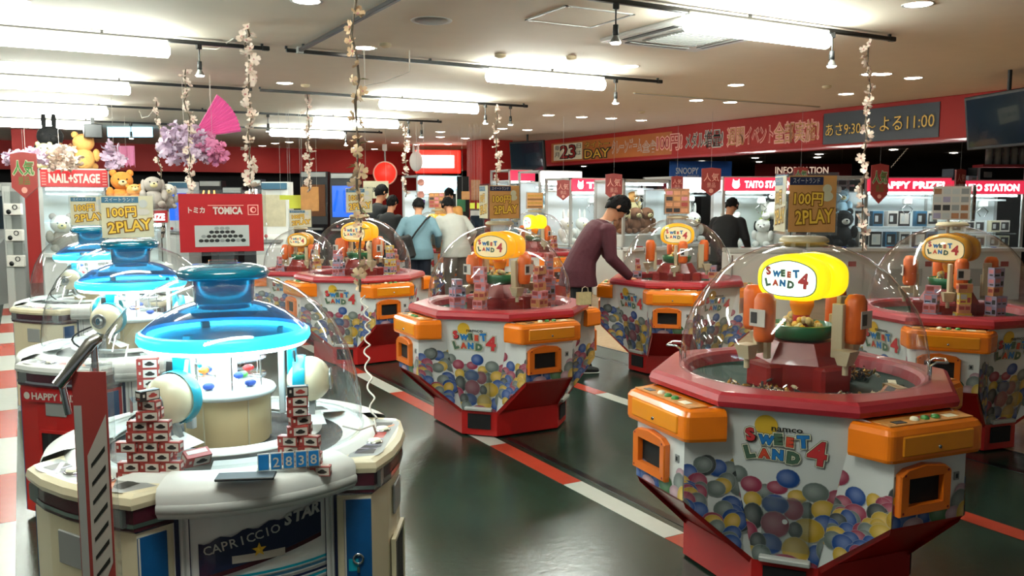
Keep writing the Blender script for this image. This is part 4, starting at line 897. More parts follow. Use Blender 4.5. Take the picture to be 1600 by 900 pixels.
b = B(); b.box((q.x, q.y, .822), (.12, .10, .11), 'acrylic'); tag(b.done('acrylic_step'), 'clear acrylic step carrying the short column of toy car boxes', 'stand')
qa = atd(408, 732, 2.50); r = thing('number_card', 'row of five blue number squares standing at the front of the nearest dome', 'sign', (qa.x+.07, qa.y-.04, .80), va+.30)
for i in range(5):
    b = B(); b.box((-.07+.035*i, 0, .028), (.033, .004, .05), 'box_white'); b.box((-.07+.035*i, -.003, .028), (.028, .003, .044), 'num_blue'); b.text(str((5, 2, 8, 3, 8)[i]) if i > 0 else ' ', .028, (-.07+.035*i, .026, .0052), 'box_white', RX(PI/2), off=.01); b.done('number_square', r)
b = B(); b.box((0, .01, .002), (.18, .03, .004), 'acrylic'); b.done('foot', r)
qd = atd(385, 765, 2.42)
b = B(); b.box((0, 0, .004), (.16, .06, .008), 'dark', b=.002); o = b.done('dark_tray', loc=(qd.x, qd.y, .803), rz=va+.12); tag(o, 'flat dark plate lying on the front rim of the nearest dome machine', 'plate')

# acrylic poster stand with chrome rail at lower left
pA = atd(143, 560, 2.02)
r = thing('poster_stand', 'tall clear poster stand with red and white print and a slanted chrome rail, lower left', 'stand', (pA.x, pA.y, 0), -YAW+R(0))
b = B(); b.box((0, .0, .60), (.085, .03, 1.2), 'acrylic', b=.004); b.done('panel', r)
b = B(); b.box((.0, -.017, .60), (.08, .002, 1.16), 'clear_red')
X = frame((0, -.0185, 0), (1, 0, 0), (0, -1, 0))
b.add([(-.012, .60, 0), (.036, 1.05, 0), (.036, .72, 0)], [(0, 2, 1)], 'box_white', X); b.add([(-.012, .60, .0004), (-.012, .98, .0004), (.036, 1.08, .0004), (.036, .72, .0004)], [(0, 3, 2, 1)], 'box_white', X)
for i in range(7): b.add([(-.004, .68+.045*i, .0010), (-.004, .69+.045*i, .0010), (.03, .735+.045*i, .0010), (.03, .722+.045*i, .0010)], [(0, 3, 2, 1)], 'ink', X)
b.add([(-.038, .2, .0006), (-.02, .2, .0006), (-.02, 1.1, .0006), (-.038, 1.1, .0006)], [(0, 1, 2, 3)], 'lgrey', X)
b.add([(.01, .42, .0008), (.036, .60, .0008), (.036, .42, .0008)], [(0, 2, 1)], 'box_white', X); b.done('print', r)
b = B(); b.tube([(-.066, -.03, 1.15), (-.055, -.025, 1.165), (-.0, .0, 1.245), (.005, .02, 1.25)], .015, 10, 'chrome'); b.tube([(-.060, -.025, 1.155), (-.05, -.02, 1.08)], .008, 8, 'chrome'); b.tube([(.002, .01, 1.245), (.004, .01, 1.15)], .008, 8, 'chrome'); b.done('rail', r)
b = B(); b.box((0, 0, .01), (.22, .26, .02), 'steel', b=.006); b.done('base', r)

# ------------------------------------------------------------------ long banner on the fascia
XF = 10.118
def bannerY(px, py): return atX(px, py, XF).y
FM = frame((XF-.002, 0, 2.57), (0, -1, 0), (-1, 0, 0))      # local x = -Y, local y = up
def bx(px): return -bannerY(px, 230)
r = thing('event_banner', 'long orange and red event banner with Japanese lettering on the red fascia', 'banner', (0, 0, 0))
b = B(); b.box(((bx(862)+bx(1050))/2, -.01, 0), (bx(1050)-bx(862), .40, .01), 'banner_orange', FM); b.box(((bx(1050)+bx(1285))/2, -.01, 0), (bx(1285)-bx(1050), .40, .008), 'wall_red', FM); b.done('cloth', r)
b = B()
def ln(t, a_, c_, h, y, m, m2, off=.035, z=.009):
    x0, x1 = bx(a_), bx(c_); b.text(t, h, ((x0+x1)/2, y, z), m2, FM, off=off*1.8, wd=(x1-x0)); b.text(t, h, ((x0+x1)/2, y, z+.004), m, FM, off=0, wd=(x1-x0)*.985)
b.box(((bx(866)+bx(910))/2, -.01, .008), (bx(910)-bx(866), .34, .006), 'halo', FM)
ln('毎', 868, 875, .1, .09, 'ink', 'halo', z=.014); ln('月', 868, 875, .1, -.06, 'ink', 'halo', z=.014); ln('23', 877, 900, .26, -.01, 'red', 'ink', .03, .014); ln('日', 902, 909, .09, .09, 'ink', 'halo', z=.014); ln('は', 902, 909, .09, -.05, 'ink', 'halo', z=.014)
ln('タイトー', 914, 953, .11, .09, 'gold_text', 'ink'); ln('DAY', 914, 953, .17, -.09, 'gold_text', 'ink', .05)
ln('クレーンゲーム', 957, 1003, .24, -.0, 'banner_orange', 'text_grey'); ln('全台', 1005, 1026, .20, -.04, 'banner_orange', 'text_grey'); ln('100円!', 1027, 1066, .26, .0, 'red', 'text_pink', .04)
ln('メダル', 1072, 1100, .25, .0, 'ink', 'text_grey'); ln('増量!', 1101, 1130, .28, .0, 'ink', 'text_grey'); ln('週間', 1137, 1163, .28, .0, 'poster_tan', 'text_pink'); ln('イベント', 1165, 1208, .24, .0, 'wall_red', 'text_pink'); ln('全部実施!', 1210, 1279, .30, .0, 'poster_tan', 'text_pink')
b.done('lettering', r)
r = thing('hours_banner', 'dark night-sky banner with opening hours at the right end of the red fascia', 'banner')
b = B(); b.box(((bx(1286)+bx(1466))/2, .0, 0), (bx(1466)-bx(1286), .44, .012), 'banner_night', FM); b.done('cloth', r)
b = B(); ln('あさ9:30', 1290, 1345, .17, -.02, 'gold_text', 'ink', .03, .012); ln('～', 1352, 1368, .04, -.02, 'gold_text', 'ink', .03, .012); ln('よる11:00', 1374, 1460, .19, -.0, 'gold_text', 'ink', .03, .012); b.done('lettering', r)
# screens
def screen(p0, p1, dz, name, lab, tilt=.18):
    mid = (p0+p1)/2; L = (p1-p0).length; az = math.atan2(p1.y-p0.y, p1.x-p0.x); r = thing(name, lab, 'television', mid, az)
    X = RX(-tilt) if False else Matrix.Rotation(tilt, 4, 'X'); b = B(); b.box((0, .04, -dz/2), (L, .07, dz), 'dark', X, b=.01); b.done('housing', r)
    b = B(); b.box((0, .003, -dz/2), (L*.93, .006, dz*.88), 'screen_dark', X); rn = random.Random(int(L*100))
    for i in range(7): b.disc((rn.uniform(-.3, .0)*L, -dz/2+rn.uniform(-.25, .3)*dz, .0), .05*L, rn.choice(('poster_blue', 'plush_brown', 'box_lilac')), X @ frame((0, 0, 0), (1, 0, 0), (0, -1, 0)), 10, .04*L) if False else None
    b.done('screen', r); b = B(); b.tube([(0, .06, 0), (0, .06, .25)], .02, 8, 'dark'); b.done('bracket', r)
p1 = atd(1505, 153, 9.2); p2 = atd(1640, 140, 8.0); p2.z = p1.z; screen(p1, p2, .56, 'television', 'large dark television hanging at the upper right edge', .12)
p1 = atd(795, 222, 17.5); p2 = atd(848, 222, 16.9); p2.z = p1.z; screen(p1, p2, .62, 'television', 'dark television hanging by the left end of the long banner', .1)

# ------------------------------------------------------------------ plush toys
def plush(name, lab, loc, s, body, face=None, rz=0, group=None, snout=None, ears='round', tilt=0, extra=None):
    r = thing(name, lab, 'plush toy', loc, rz, group); X = Matrix.Rotation(tilt, 4, 'X') @ Matrix.Scale(s, 4)
    b = B(); b.ball((0, 0, .30), (.30, .26, .32), body, X, 14, 9); b.done('body', r)
    b = B(); b.ball((0, -.04, .78), (.30, .27, .26), face or body, X, 16, 10); b.ball((0, -.28, .72), (.12, .09, .09), snout or 'plush_cream', X, 10, 6)
    b.ball((0, -.36, .75), (.035, .025, .025), 'plush_black', X, 8, 5)
    for q in (-1, 1): b.ball((q*.11, -.28, .82), .026, 'plush_black', X, 8, 5)
    h = b.done('head', r)
    for q in (-1, 1):
        b = B()
        if ears == 'round': b.ball((q*.22, -.0, 1.0), (.10, .06, .10), body, X, 10, 6)
        elif ears == 'flop': b.ball((q*.29, -.04, .74), (.08, .07, .22), extra or body, X, 10, 6)
        else: b.ball((q*.12, .0, 1.15), (.06, .05, .22), body, X, 10, 6)
        b.done('ear', h)
    for q in (-1, 1):
        b = B(); b.ball((q*.32, -.10, .42), (.11, .12, .19), body, X, 10, 6); b.done('arm', r)
        b = B(); b.ball((q*.20, -.26, .10), (.12, .20, .11), body, X, 10, 6); b.done('leg', r)
    return r

# ------------------------------------------------------------------ crane cabinets behind
def crane(name, lab, px0, px1, d0, ztop, axis, header=None, hm='pink_lit', depth=.8, group='crane machines at the back', inside='inner_white', lamp=True, frame_m='lgrey', hh=.2, glassz=(.78,), icon=True, d_off=0):
    p0 = atd(px0, 310, d0); p0.z = 0
    e = Vector((1, 0, 0)) if axis == 'X' else Vector((0, -1, 0)) if axis == 'Y' else (Rv*math.cos(axis)+Fh*math.sin(axis))
    # length so that the right end lands on px1
    lo, hi = .1, 6
    for _ in range(50):
        m_ = (lo+hi)/2; q = p0+e*m_; v = q-EYE; x = 800+FPX*v.dot(Rv)/v.dot(Fc)
        if x < px1: lo = m_
        else: hi = m_
    L = lo; r = thing(name, lab, 'crane machine', p0+e*(L/2), math.atan2(e.y, e.x), group); zs = glassz[0]; zt = ztop-hh-.02
    b = B(); b.box((0, depth/2, zs/2), (L, depth, zs), 'white', b=.01); b.box((0, -.004, zs*.45), (L*.4, .01, zs*.35), 'lgrey', b=.004); b.box((L*.28, -.006, zs*.72), (.12, .012, .08), 'clear_red'); b.done('cabinet', r)
    b = B(); b.box((0, .06-.10, zs+.01), (L, .2, .06), 'white', b=.01); b.box((-L*.2, -.06, zs+.045), (.10, .06, .02), 'red'); b.box((L*.1, -.06, zs+.045), (.06, .06, .02), 'pb_flat'); b.done('control_deck', r)
    b = B()
    for sx in (-1, 1):
        for yy in (.02, depth-.02): b.box((sx*(L/2-.02), yy, (zs+ztop)/2), (.04, .04, ztop-zs), frame_m)
    b.box((0, depth/2, ztop-.02), (L, depth, .04), frame_m, b=.005); b.done('frame', r)
    b = B(); b.box((0, depth-.01, (zs+zt)/2), (L-.06, .02, zt-zs), inside); b.box((0, depth/2, zs+.02), (L-.06, depth-.06, .02), inside)
    b.done('backboard', r)
    b = B(); b.box((0, .02, (zs+zt)/2), (L-.08, .008, zt-zs), 'glass'); b.done('front_glass', r)
    b = B(); b.box((0, depth/2, zt), (L-.08, depth-.06, .02), 'white'); b.done('canopy', r)
    if lamp:
        b = B(); b.box((0, .10, zt-.03), (L-.16, .05, .03), 'case_lit'); b.done('case_lamp', r)
    if hh > .05:
        b = B(); b.box((0, -.012, ztop-hh/2-.02), (L-.04, .03, hh), hm, b=.004); h = b.done('header', r)
        if header:
            b = B(); HM = frame((0, -.0275, ztop-hh/2-.02), (1, 0, 0), (0, -1, 0)); b.text(header, hh*.5, (L*.10 if icon else 0, -.005, .002), 'white_lit', HM, off=.04, wd=L*(.62 if icon else .8))
            if icon:
                b.done('header_lettering', h); b = B()
                b.disc((-L*.33, -.01, .002), hh*.30, 'white_lit', HM, 14)
                for q in (-1, 1): b.add([(-L*.33+q*hh*.26, hh*.1, .002), (-L*.33+q*hh*.10, hh*.22, .002), (-L*.33+q*hh*.24, hh*.40, .002)], [(0, 1, 2) if q < 0 else (0, 1, 2)], 'white_lit', HM)
            b.done('header_icon' if icon else 'header_lettering', h)
    b = B(); b.box((0, depth*.4, zt-.10), (L*.8, .03, .03), 'steel'); b.box((L*.1, depth*.4, zt-.16), (.12, .12, .1), 'white', b=.02)
    for q in (-1, 1): b.tube([(L*.1, depth*.4, zt-.2), (L*.1+q*.09, depth*.4, zt-.28), (L*.1+q*.03, depth*.4, zt-.36)], .008, 6, 'chrome')
    b.done('claw', r)
    return r, L, e
def inplush(cr, L, e, lst):
    base = cr.location
    n = Vector((-e.y, e.x, 0))
    for nm, lab, u, v, z, s_, kw in lst:
        p_ = base+e*(u*L)+n*v; plush(nm, lab, (p_.x, p_.y, z), s_, rz=cr.rotation_euler.z+kw.pop('rz', 0), **kw)
G_ = 'crane machines at the back'
cA = crane('crane_machine', 'narrow crane machine with pink lit header, right beside the red column', 796, 836, 17, 2.15, 'X', None, 'pink_lit')
cB = crane('crane_machine', 'crane machine with plain white lit header and pale blue plush toys, beneath the long banner', 843, 908, 16, 2.10, 'X', None, 'white_lit')
cC = crane('crane_machine', 'crane machine with pink header and white icon, behind the man in maroon', 891, 972, 14.2, 1.92, 'X', 'TAITO', 'pink_lit')
cD = crane('crane_machine', 'grey framed tall glass cabinet with brown dog plush toys, right of the man in maroon', 974, 1044, 13.4, 1.88, 'X', None, 'lgrey', hh=.03)
cE = crane('crane_machine', 'bright crane machine with purple header behind the snack picture board', 1050, 1126, 14.6, 1.95, 'X', None, 'white_lit')
cF = crane('crane_machine', 'crane machine with icon and lettered header, behind the man in black', 1129, 1240, 13.4, 1.92, .0, 'TAITO STATION', 'pink_lit')
cG = crane('crane_machine', 'unlit grey framed cabinet behind the brown 100 yen board', 1264, 1349, 13.4, 1.93, .0, None, 'lgrey', hh=.03, lamp=False, inside='dark')
cH = crane('crane_machine', 'crane machine with red HAPPY PRIZE header, behind the right flower garland', 1352, 1478, 13.4, 1.91, .0, 'HAPPY PRIZE!', 'pink_lit', icon=False)
cI = crane('crane_machine', 'crane machine with TAITO STATION header at the right edge', 1482, 1592, 13.4, 1.87, .0, 'TAITO STATION', 'pink_lit', icon=False)
inplush(*cA, [('plush_bird', 'pale plush toy in the pink-headed crane machine', 0, .4, .82, .45, dict(body='plush_blue', group='plush in narrow crane'))])
inplush(*cB, [('plush_penguin', 'pale blue plush penguin in the white lit crane machine, '+w_, u, v, z, .34, dict(body='plush_blue', face='plush_white', extra='plush_black', tilt=t)) for u, v, z, t, w_ in ((-.25, .35, .82, 0, 'lower left'), (.05, .35, .82, .1, 'bottom middle'), (.3, .4, .82, -.1, 'lower right'), (-.1, .45, 1.12, .2, 'upper left'), (.2, .45, 1.15, -.2, 'upper right'), (.0, .45, 1.42, 0, 'topmost'))])
inplush(*cC, [('plush_rabbit', 'white plush rabbit behind the glass near the man in maroon, '+w_, u, v, .82, .42, dict(body='plush_white', ears='long')) for u, v, w_ in ((.0, .45, 'centre'), (.3, .4, 'right'), (-.3, .45, 'left'))])
inplush(*cD, [('plush_dog', 'brown and cream plush dog in the grey glass cabinet, '+w_, u, .40, z, .40, dict(body='plush_brown', face='plush_brown', ears='flop', extra='plush_cream', tilt=0)) for u, z, w_ in ((-.22, 1.02, 'left'), (.07, 1.02, 'middle'), (.32, 1.02, 'right'))]+
        [('plush_dog', 'cream plush dog high in the grey glass cabinet, '+w_, u, .5, 1.32, .36, dict(body='plush_cream', face='plush_tan', ears='flop', extra='plush_white')) for u, w_ in ((-.2, 'left'), (.1, 'right'))])
b = B(); p_ = cD[0]; b.box((0, .4, .91), (cD[1]-.1, .6, .2), 'white', b=.01); b.done('shelf_block', p_)
inplush(*cF, [('plush_cow', 'black and white plush cow in the crane machine behind the man in black, '+w_, u, .35, z, s_, dict(body='plush_white', face=f_, ears='flop', extra='plush_black', snout='plush_white', rz=-.6)) for u, z, s_, f_, w_ in ((.15, .82, .42, 'plush_white', 'left'), (.36, .82, .45, 'plush_black', 'right'), (.30, 1.25, .50, 'plush_black', 'upper'))]+
        [('plush_figure', 'lime green plush below the upper cow behind the man in black', .28, .55, 1.0, .45, dict(body='plush_lime')), ('plush_duck', 'white plush heap left of the man in black', -.3, .4, .82, .5, dict(body='plush_white'))])
inplush(*cE, [('plush_rabbit', 'white plush in the bright crane machine behind the snack board', .2, .4, .82, .5, dict(body='plush_white', ears='long'))])
inplush(*cG, [('plush_penguin', 'black and white plush penguin in the unlit cabinet', .25, .4, .82, .55, dict(body='plush_black', face='plush_black', snout='plush_white')), ('plush_bear', 'blue capped plush in the unlit cabinet', .25, .5, 1.3, .4, dict(body='plush_blue'))])
def boxed(cr, L, e, n_, cols, zs, lab, group, sz=(.16, .12, .12), seed=1):
    rn = random.Random(seed); nrm = Vector((-e.y, e.x, 0)); pr_ = {}
    for zi, z in enumerate(zs):
        for i in range(n_):
            u = -.42+.84*i/(n_-1); c_ = cols[(i+zi) % len(cols)]; p_ = cr.location+e*(u*L)+nrm*(.3+rn.uniform(0, .1))
            if c_ not in pr_:
                b = B(); b.box((0, 0, sz[2]/2), sz, c_); b.box((0, -sz[1]/2, sz[2]/2), (sz[0]*.8, .004, sz[2]*.7), 'box_dark' if c_ != 'box_dark' else 'box_white'); b.box((-sz[0]*.15, -sz[1]/2-.003, sz[2]*.5), (sz[0]*.3, .002, sz[2]*.4), 'lgrey'); pr_[c_] = b.done('figure_box'); o = pr_[c_]
            else: o = pr_[c_].copy(); C.objects.link(o)
            o.location = (p_.x, p_.y, z); o.rotation_euler = (0, 0, cr.rotation_euler.z+rn.uniform(-.1, .1)); tag(o, lab % ('upper' if zi else 'lower'), 'box', group+(' upper' if zi else ' lower'))
boxed(*cH, 6, ['box_white', 'box_dark', 'poster_blue'], (.81, 1.14), 'boxed prize on the %s shelf of the HAPPY PRIZE crane', 'boxed prizes in the HAPPY PRIZE crane', (.17, .12, .24))
b = B(); b.box((0, .35, 1.12), (cH[1]-.1, .5, .02), 'acrylic'); b.done('shelf', cH[0])
boxed(*cI, 6, ['box_white', 'lgrey', 'poster_pale'], (.81, 1.05), 'boxed prize on the %s shelf of the TAITO STATION crane', 'boxed prizes in the right edge crane', (.15, .12, .18))
b = B(); b.box((0, .35, 1.03), (cI[1]-.1, .5, .02), 'acrylic'); b.done('shelf', cI[0])

# ------------------------------------------------------------------ people
def remesh(b, name, voxel, parent, mat_names, smooth=4):
    o = b.done('tmp'); md = o.modifiers.new('r', 'REMESH'); md.mode = 'VOXEL'; md.voxel_size = voxel; md.use_smooth_shade = True
    ms = o.modifiers.new('s', 'SMOOTH'); ms.iterations = smooth; ms.factor = .5
    dg = bpy.context.evaluated_depsgraph_get(); me = bpy.data.meshes.new_from_object(o.evaluated_get(dg)); me.name = name
    bpy.data.objects.remove(o)
    me.materials.clear(); me.materials.append(M[mat_names])
    for p in me.polygons: p.material_index = 0
    q = bpy.data.objects.new(name, me); C.objects.link(q); q.parent = parent; return q
def person(lab, loc, yaw, lean=.3, headbend=.3, shirt='maroon', pants='trousers', hands=((-.16, -.40, .98), (.16, -.42, .98)), sleeve=1.0, H=1.70, hair_long=0, voxel=.012, shirt_fat=1.0, name='person', coll='box_white', turn=0, legs=((.0, .0), (.0, .0)), crew=False):
    r = thing(name, lab, 'person', loc, yaw); s = H/1.70; r.scale = (s, s, s)
    def tl(p, a=lean):   # rotate about the hip by the lean, forward is -y
        y, z = p[1], p[2]-.94; return Vector((p[0], y*math.cos(a)-z*math.sin(a), .94+y*math.sin(a)+z*math.cos(a)))
    sp = [tl((0, 0, z), lean*k) for z, k in ((.94, 0), (1.08, .75), (1.22, 1.0), (1.36, 1.08), (1.44, 1.14))]
    nb = sp[-1]; hb = lean+headbend
    up = Vector((0, -math.sin(hb), math.cos(hb))); hc = nb + Vector((0, -math.sin(lean+.15), math.cos(lean+.15)))*.10 + up*.115
    HM = Matrix.Translation(hc) @ RZ(turn) @ Matrix.Rotation(hb, 4, 'X')
    shl = [nb + Vector((q*.175, -0.0, -.045)) for q in (-1, 1)]
    def rings(b, pts, rad, m, n=14):
        out = []
        for i, p in enumerate(pts):
            d = (pts[min(i+1, len(pts)-1)]-pts[max(i-1, 0)]).normalized(); x = Vector((1, 0, 0)); y = d.cross(x).normalized()
            out.append([tuple(p+x*rad[i][0]*math.cos(2*PI*j/n)+y*rad[i][1]*math.sin(2*PI*j/n)) for j in range(n)])
        b.loft(out, m, smooth=True)
    arms = []
    for i in (0, 1):
        S_ = shl[i]; W_ = Vector(hands[i]); mid = (S_+W_)/2; d = (W_-S_).length; L1 = .29; L2 = .25
        off = math.sqrt(max(.0001, (L1+L2)**2/4-(d/2)**2)) if d < L1+L2 else 0.0
        bend = Vector(((-1, 1)[i]*.45, .55, -.7)); ax = (W_-S_).normalized(); bend = (bend-ax*bend.dot(ax)).normalized(); E_ = mid+bend*off
        arms.append((S_, E_, W_))
    hipL = [Vector((q*.09, 0, .90)) for q in (-1, 1)]; legp = []
    for i, q in enumerate((-1, 1)):
        fx, fy = legs[i]; an = Vector((q*.105+fx, .02+fy, .085)); kn = (hipL[i]+an)/2+Vector((0, -.03, .02)); legp.append((hipL[i], kn, an))
    # body
    b = B(); rings(b, [sp[0]-Vector((0, 0, .06)), sp[0], sp[1], sp[2], sp[3], sp[4], sp[4]+Vector((0, -.01, .03))], [(.13, .09), (.15, .10), (.125, .085), (.14, .095), (.15, .09), (.09, .06), (.05, .05)], 'skin')
    rings(b, [nb-up*.02, nb+up*.05, hc-up*.07], [(.058, .055), (.052, .052), (.05, .055)], 'skin')
    for S_, E_, W_ in arms: b.tube([S_, (S_*.5+E_*.5), E_, (E_*.4+W_*.6), W_], [.048, .045, .038, .033, .025], 10, 'skin')
    for h_, k_, a_ in legp: b.tube([h_, h_*.6+k_*.4, k_, k_*.6+a_*.4, a_], [.085, .075, .052, .05, .035], 10, 'skin')
    def skull(p):
        x, y, z = p; ff = 1-.22*max(0, -z)**1.2; y2 = y*(1 if y < 0 else 1.08)
        if z < -.2 and y > 0: y2 *= 1-.35*(-z-.2)
        return Vector((x*ff*.97, y2*ff+(-.08 if z < -.3 and y < 0 else 0), z))
    b.ball((0, 0, 0), (.078, .096, .118), 'skin', HM, 24, 18, skull)
    b.ball((0, -.055, -.075), (.042, .042, .038), 'skin', HM, 12, 8)
    b.add([(-.012, -.088, -.028), (.012, -.088, -.028), (0, -.120, -.026), (0, -.086, .026), (-.02, -.07, -.03), (.02, -.07, -.03), (0, -.07, .04)], [(0, 1, 2), (0, 2, 3), (2, 1, 3), (4, 0, 3), (1, 5, 3), (4, 3, 6), (3, 5, 6), (4, 5, 1), (4, 1, 0), (4, 6, 5)], 'skin', HM)
    for q in (-1, 1): b.ball((q*.078, .012, -.005), (.012, .02, .032), 'skin', HM, 8, 6)
    for i, (S_, E_, W_) in enumerate(arms):
        d = (W_-E_).normalized(); sd = Vector(((1, -1)[i], 0, 0)); sd = (sd-d*sd.dot(d)).normalized(); nn = d.cross(sd)
        if nn.z > 0: nn = -nn
        b.ball(tuple(W_+d*.045), (.04, .04, .026), 'skin', None, 10, 6)
        for f in range(4):
            o_ = sd*(.028-.019*f); l = (.062, .072, .068, .054)[f]
            p0 = W_+d*.055+o_; p1 = p0+d*l*.5+nn*.008; p2 = p1+d*l*.38+nn*.024; b.tube([p0, p1, p2], [.0095, .009, .0075], 6, 'skin')
        p0 = W_+d*.02+sd*.03; b.tube([p0, p0+sd*.022+d*.022, p0+sd*.03+d*.05+nn*.012], [.011, .010, .008], 6, 'skin')
    remesh(b, 'body', min(voxel, .009), r, 'skin', 2)
    b = B()
    for q in (-1, 1): b.ball((q*.030, -.083, .012), (.014, .009, .007), 'eye_white', HM, 8, 6); b.ball((q*.030, -.090, .012), (.006, .004, .006), 'hair', HM, 6, 4); b.box((q*.031, -.089, .033), (.030, .008, .006), 'hair', HM)
    b.done('eyes', r); b = B(); b.ball((0, -.094, -.056), (.021, .007, .006), 'lips', HM, 8, 5); b.done('mouth', r)
    # hair: cap with uneven lower edge
    def hr(p):
        x, y, z = p; return Vector((x*1.0, y*1.0, z))
    b = B(); v = []; n_, k_ = 28, 12; rn = random.Random(int(loc[0]*100))
    for i in range(k_+1):
        for j in range(n_):
            a = 2*PI*j/n_; back = .5+.5*math.sin(a)                      # +y is the back
            tmax = 1.12+1.32*back**.75 + rn.uniform(-.10, .10)
            t = tmax*i/k_; bump = 1+rn.uniform(-.02, .035)+(.04 if i < 9 else 0)
            v.append((.085*math.sin(t)*math.cos(a)*bump, .105*math.sin(t)*math.sin(a)*bump+.004, .127*math.cos(t)*bump))
    f = [(i*n_+j, (i+1)*n_+j, (i+1)*n_+(j+1) % n_, i*n_+(j+1) % n_) for i in range(k_) for j in range(n_)]
    v2 = [(x*.86, y*.86, z*.9) for x, y, z in v[-n_:]]; m0 = len(v); v += v2; f += [(k_*n_+j, m0+j, m0+(j+1) % n_, k_*n_+(j+1) % n_) for j in range(n_)]
    b.add(v, f, 'hair', HM, True)
    for j in range(60):
        a = rn.uniform(0, 2*PI); t = rn.uniform(.6, 1.25+.4*(.5+.5*math.sin(a))); q = Vector((.088*math.sin(t)*math.cos(a), .107*math.sin(t)*math.sin(a), .13*math.cos(t))); b.tube([q, q*1.06+Vector((0, 0, -.015)), q*1.04+Vector((0, 0, -.035))], [.012, .008, .001], 5, 'hair', HM)
    b.done('hair', r)
    # shirt
    b = B(); k = shirt_fat
    rings(b, [sp[0]-Vector((0, -.0, .13)), sp[0], sp[1], sp[2], sp[3], sp[4]-(sp[4]-sp[3])*.25, nb+Vector((0, -.005, .005)), nb+Vector((0, -.012, .035))], [(.212*k, .172*k), (.198*k, .155*k), (.165*k, .125*k), (.178*k, .125*k), (.190, .12), (.165, .10), (.095, .075), (.066, .062)], shirt, 18)
    for S_, E_, W_ in arms:
        e = S_+(E_-S_)*.0; pts = [S_+Vector((0, 0, -.0)), S_*.5+E_*.5, E_, E_*.5+W_*.5, W_]
        nn_ = 5 if sleeve == 1 else 3
        b.tube(pts[:nn_], [.078, .068, .060, .052, .043][:nn_], 12, shirt)
        b.ball(tuple(S_+Vector((0, 0, -.01))), (.075, .075, .07), shirt, None, 12, 8)
        for t in (.25, .55, .8): q = S_+(E_-S_)*t; b.ball(tuple(q), (.070-.01*t,)*3, shirt, None, 10, 6)
    rn = random.Random(7)
    for i in range(16):
        t = rn.uniform(0, 3); i0 = int(t); q = sp[i0].lerp(sp[i0+1], t-i0); a = rn.uniform(0, 2*PI)
        b.tube([q+Vector((.165*k*math.cos(a), .115*k*math.sin(a), -.04)), q+Vector((.172*k*math.cos(a+.25), .122*k*math.sin(a+.25), .0)), q+Vector((.165*k*math.cos(a+.5), .115*k*math.sin(a+.5), .03))], [.004, .013, .004], 6, shirt)
    remesh(b, 'shirt', voxel, r, shirt, 3)
    if coll:
        b = B(); b.tube([nb+Vector((.060*math.cos(a), -.012+.060*math.sin(a)-.01, .028+(-.012 if math.sin(a) < 0 else .0))) for a in [2*PI*i/14 for i in range(14)]], .009, 6, coll, loop=True); b.done('collar', r)
    # trousers
    b = B(); rings(b, [Vector((0, 0, 1.0)), Vector((0, 0, .92)), Vector((0, 0, .84))], [(.15, .115), (.17, .13), (.165, .125)], pants, 16)
    for h_, k2, a_ in legp: b.tube([h_+Vector((0, 0, -.0)), h_*.6+k2*.4, k2, k2*.5+a_*.5, a_+Vector((0, 0, .01))], [.105, .098, .078, .072, .070], 14, pants)
    remesh(b, 'trousers', voxel, r, pants, 3)
    for i, (h_, k2, a_) in enumerate(legp):
        b = B(); X = Matrix.Translation((a_.x, a_.y, 0)) @ RZ((-1, 1)[i]*.12)
        prof = [(-.19, .030, .012, .045), (-.17, .042, .0, .055), (-.08, .048, .0, .075), (0.0, .040, .0, .10), (.05, .038, .0, .09), (.065, .028, .01, .07)]
        b.loft([[(w_*math.cos(2*PI*j/12), y, z0+(z1-z0)*(.5+.5*math.sin(2*PI*j/12))) for j in range(12)] for y, w_, z0, z1 in prof], 'shoe', X, smooth=True)
        o = b.done('shoe', r); b = B(); b.loft([[(w_*1.08*math.cos(2*PI*j/12), y*1.03, .0+(.018)*(.5+.5*math.sin(2*PI*j/12))) for j in range(12)] for y, w_, z0, z1 in prof], 'lgrey', X); b.done('sole', o)
    return r
def yaw_to(dx, dy): return math.atan2(dy, dx)+PI/2           # the figure faces -y at yaw 0
p1 = person('person in a maroon long sleeved top with white collar line, bending over a machine deck', (4.38, 6.52, 0), yaw_to(.90, -.30), lean=.42, headbend=.55, shirt='maroon', pants='black_cloth', hands=((-.20, -.44, .90), (.12, -.52, .90)), H=1.66, voxel=.011, shirt_fat=1.06, turn=-.1)
q = atd(652, 300, 11.6)
p3 = person('person in a pale blue shirt seen from behind, dark shoulder bag across the back', (q.x, q.y, 0), yaw_to(.5, 1), lean=.34, headbend=.5, shirt='blue_shirt', pants='jeans', hands=((-.28, -.28, .98), (.28, -.30, 1.0)), H=1.60, voxel=.016, shirt_fat=1.12, coll='blue_shirt')
b = B(); b.tube([(-.17, -.16, 1.42), (-.12, .03, 1.38), (.02, .12, 1.20), (.14, .12, 1.02), (.19, .10, .90)], .013, 6, 'matte_black'); b.done('bag_strap', p3)
q = atd(712, 300, 11.9)
p4 = person('person in a pale grey shirt seen from behind, leaning right of the one in blue', (q.x, q.y, 0), yaw_to(.1, 1), lean=.36, headbend=.5, shirt='pale_shirt', pants='brown_cloth', hands=((-.30, -.26, .98), (.22, -.36, 1.0)), H=1.62, voxel=.016, shirt_fat=1.14, coll='pale_shirt')
pb = p3.matrix_basis
b = B(); b.box((.0, .0, 0), (.24, .07, .32), 'dark', b=.03); b.box((0, .04, .05), (.2, .01, .12), 'black', b=.004); o = b.done('shoulder_bag'); m4 = Matrix.Translation(p3.location) @ RZ(p3.rotation_euler.z); o.location = m4 @ Vector((.16, .20, .93)); o.rotation_euler = (0, .25, p3.rotation_euler.z); tag(o, 'dark grey shoulder bag hanging on the back of the person in pale blue', 'bag')
q = atd(1132, 300, 11.2)
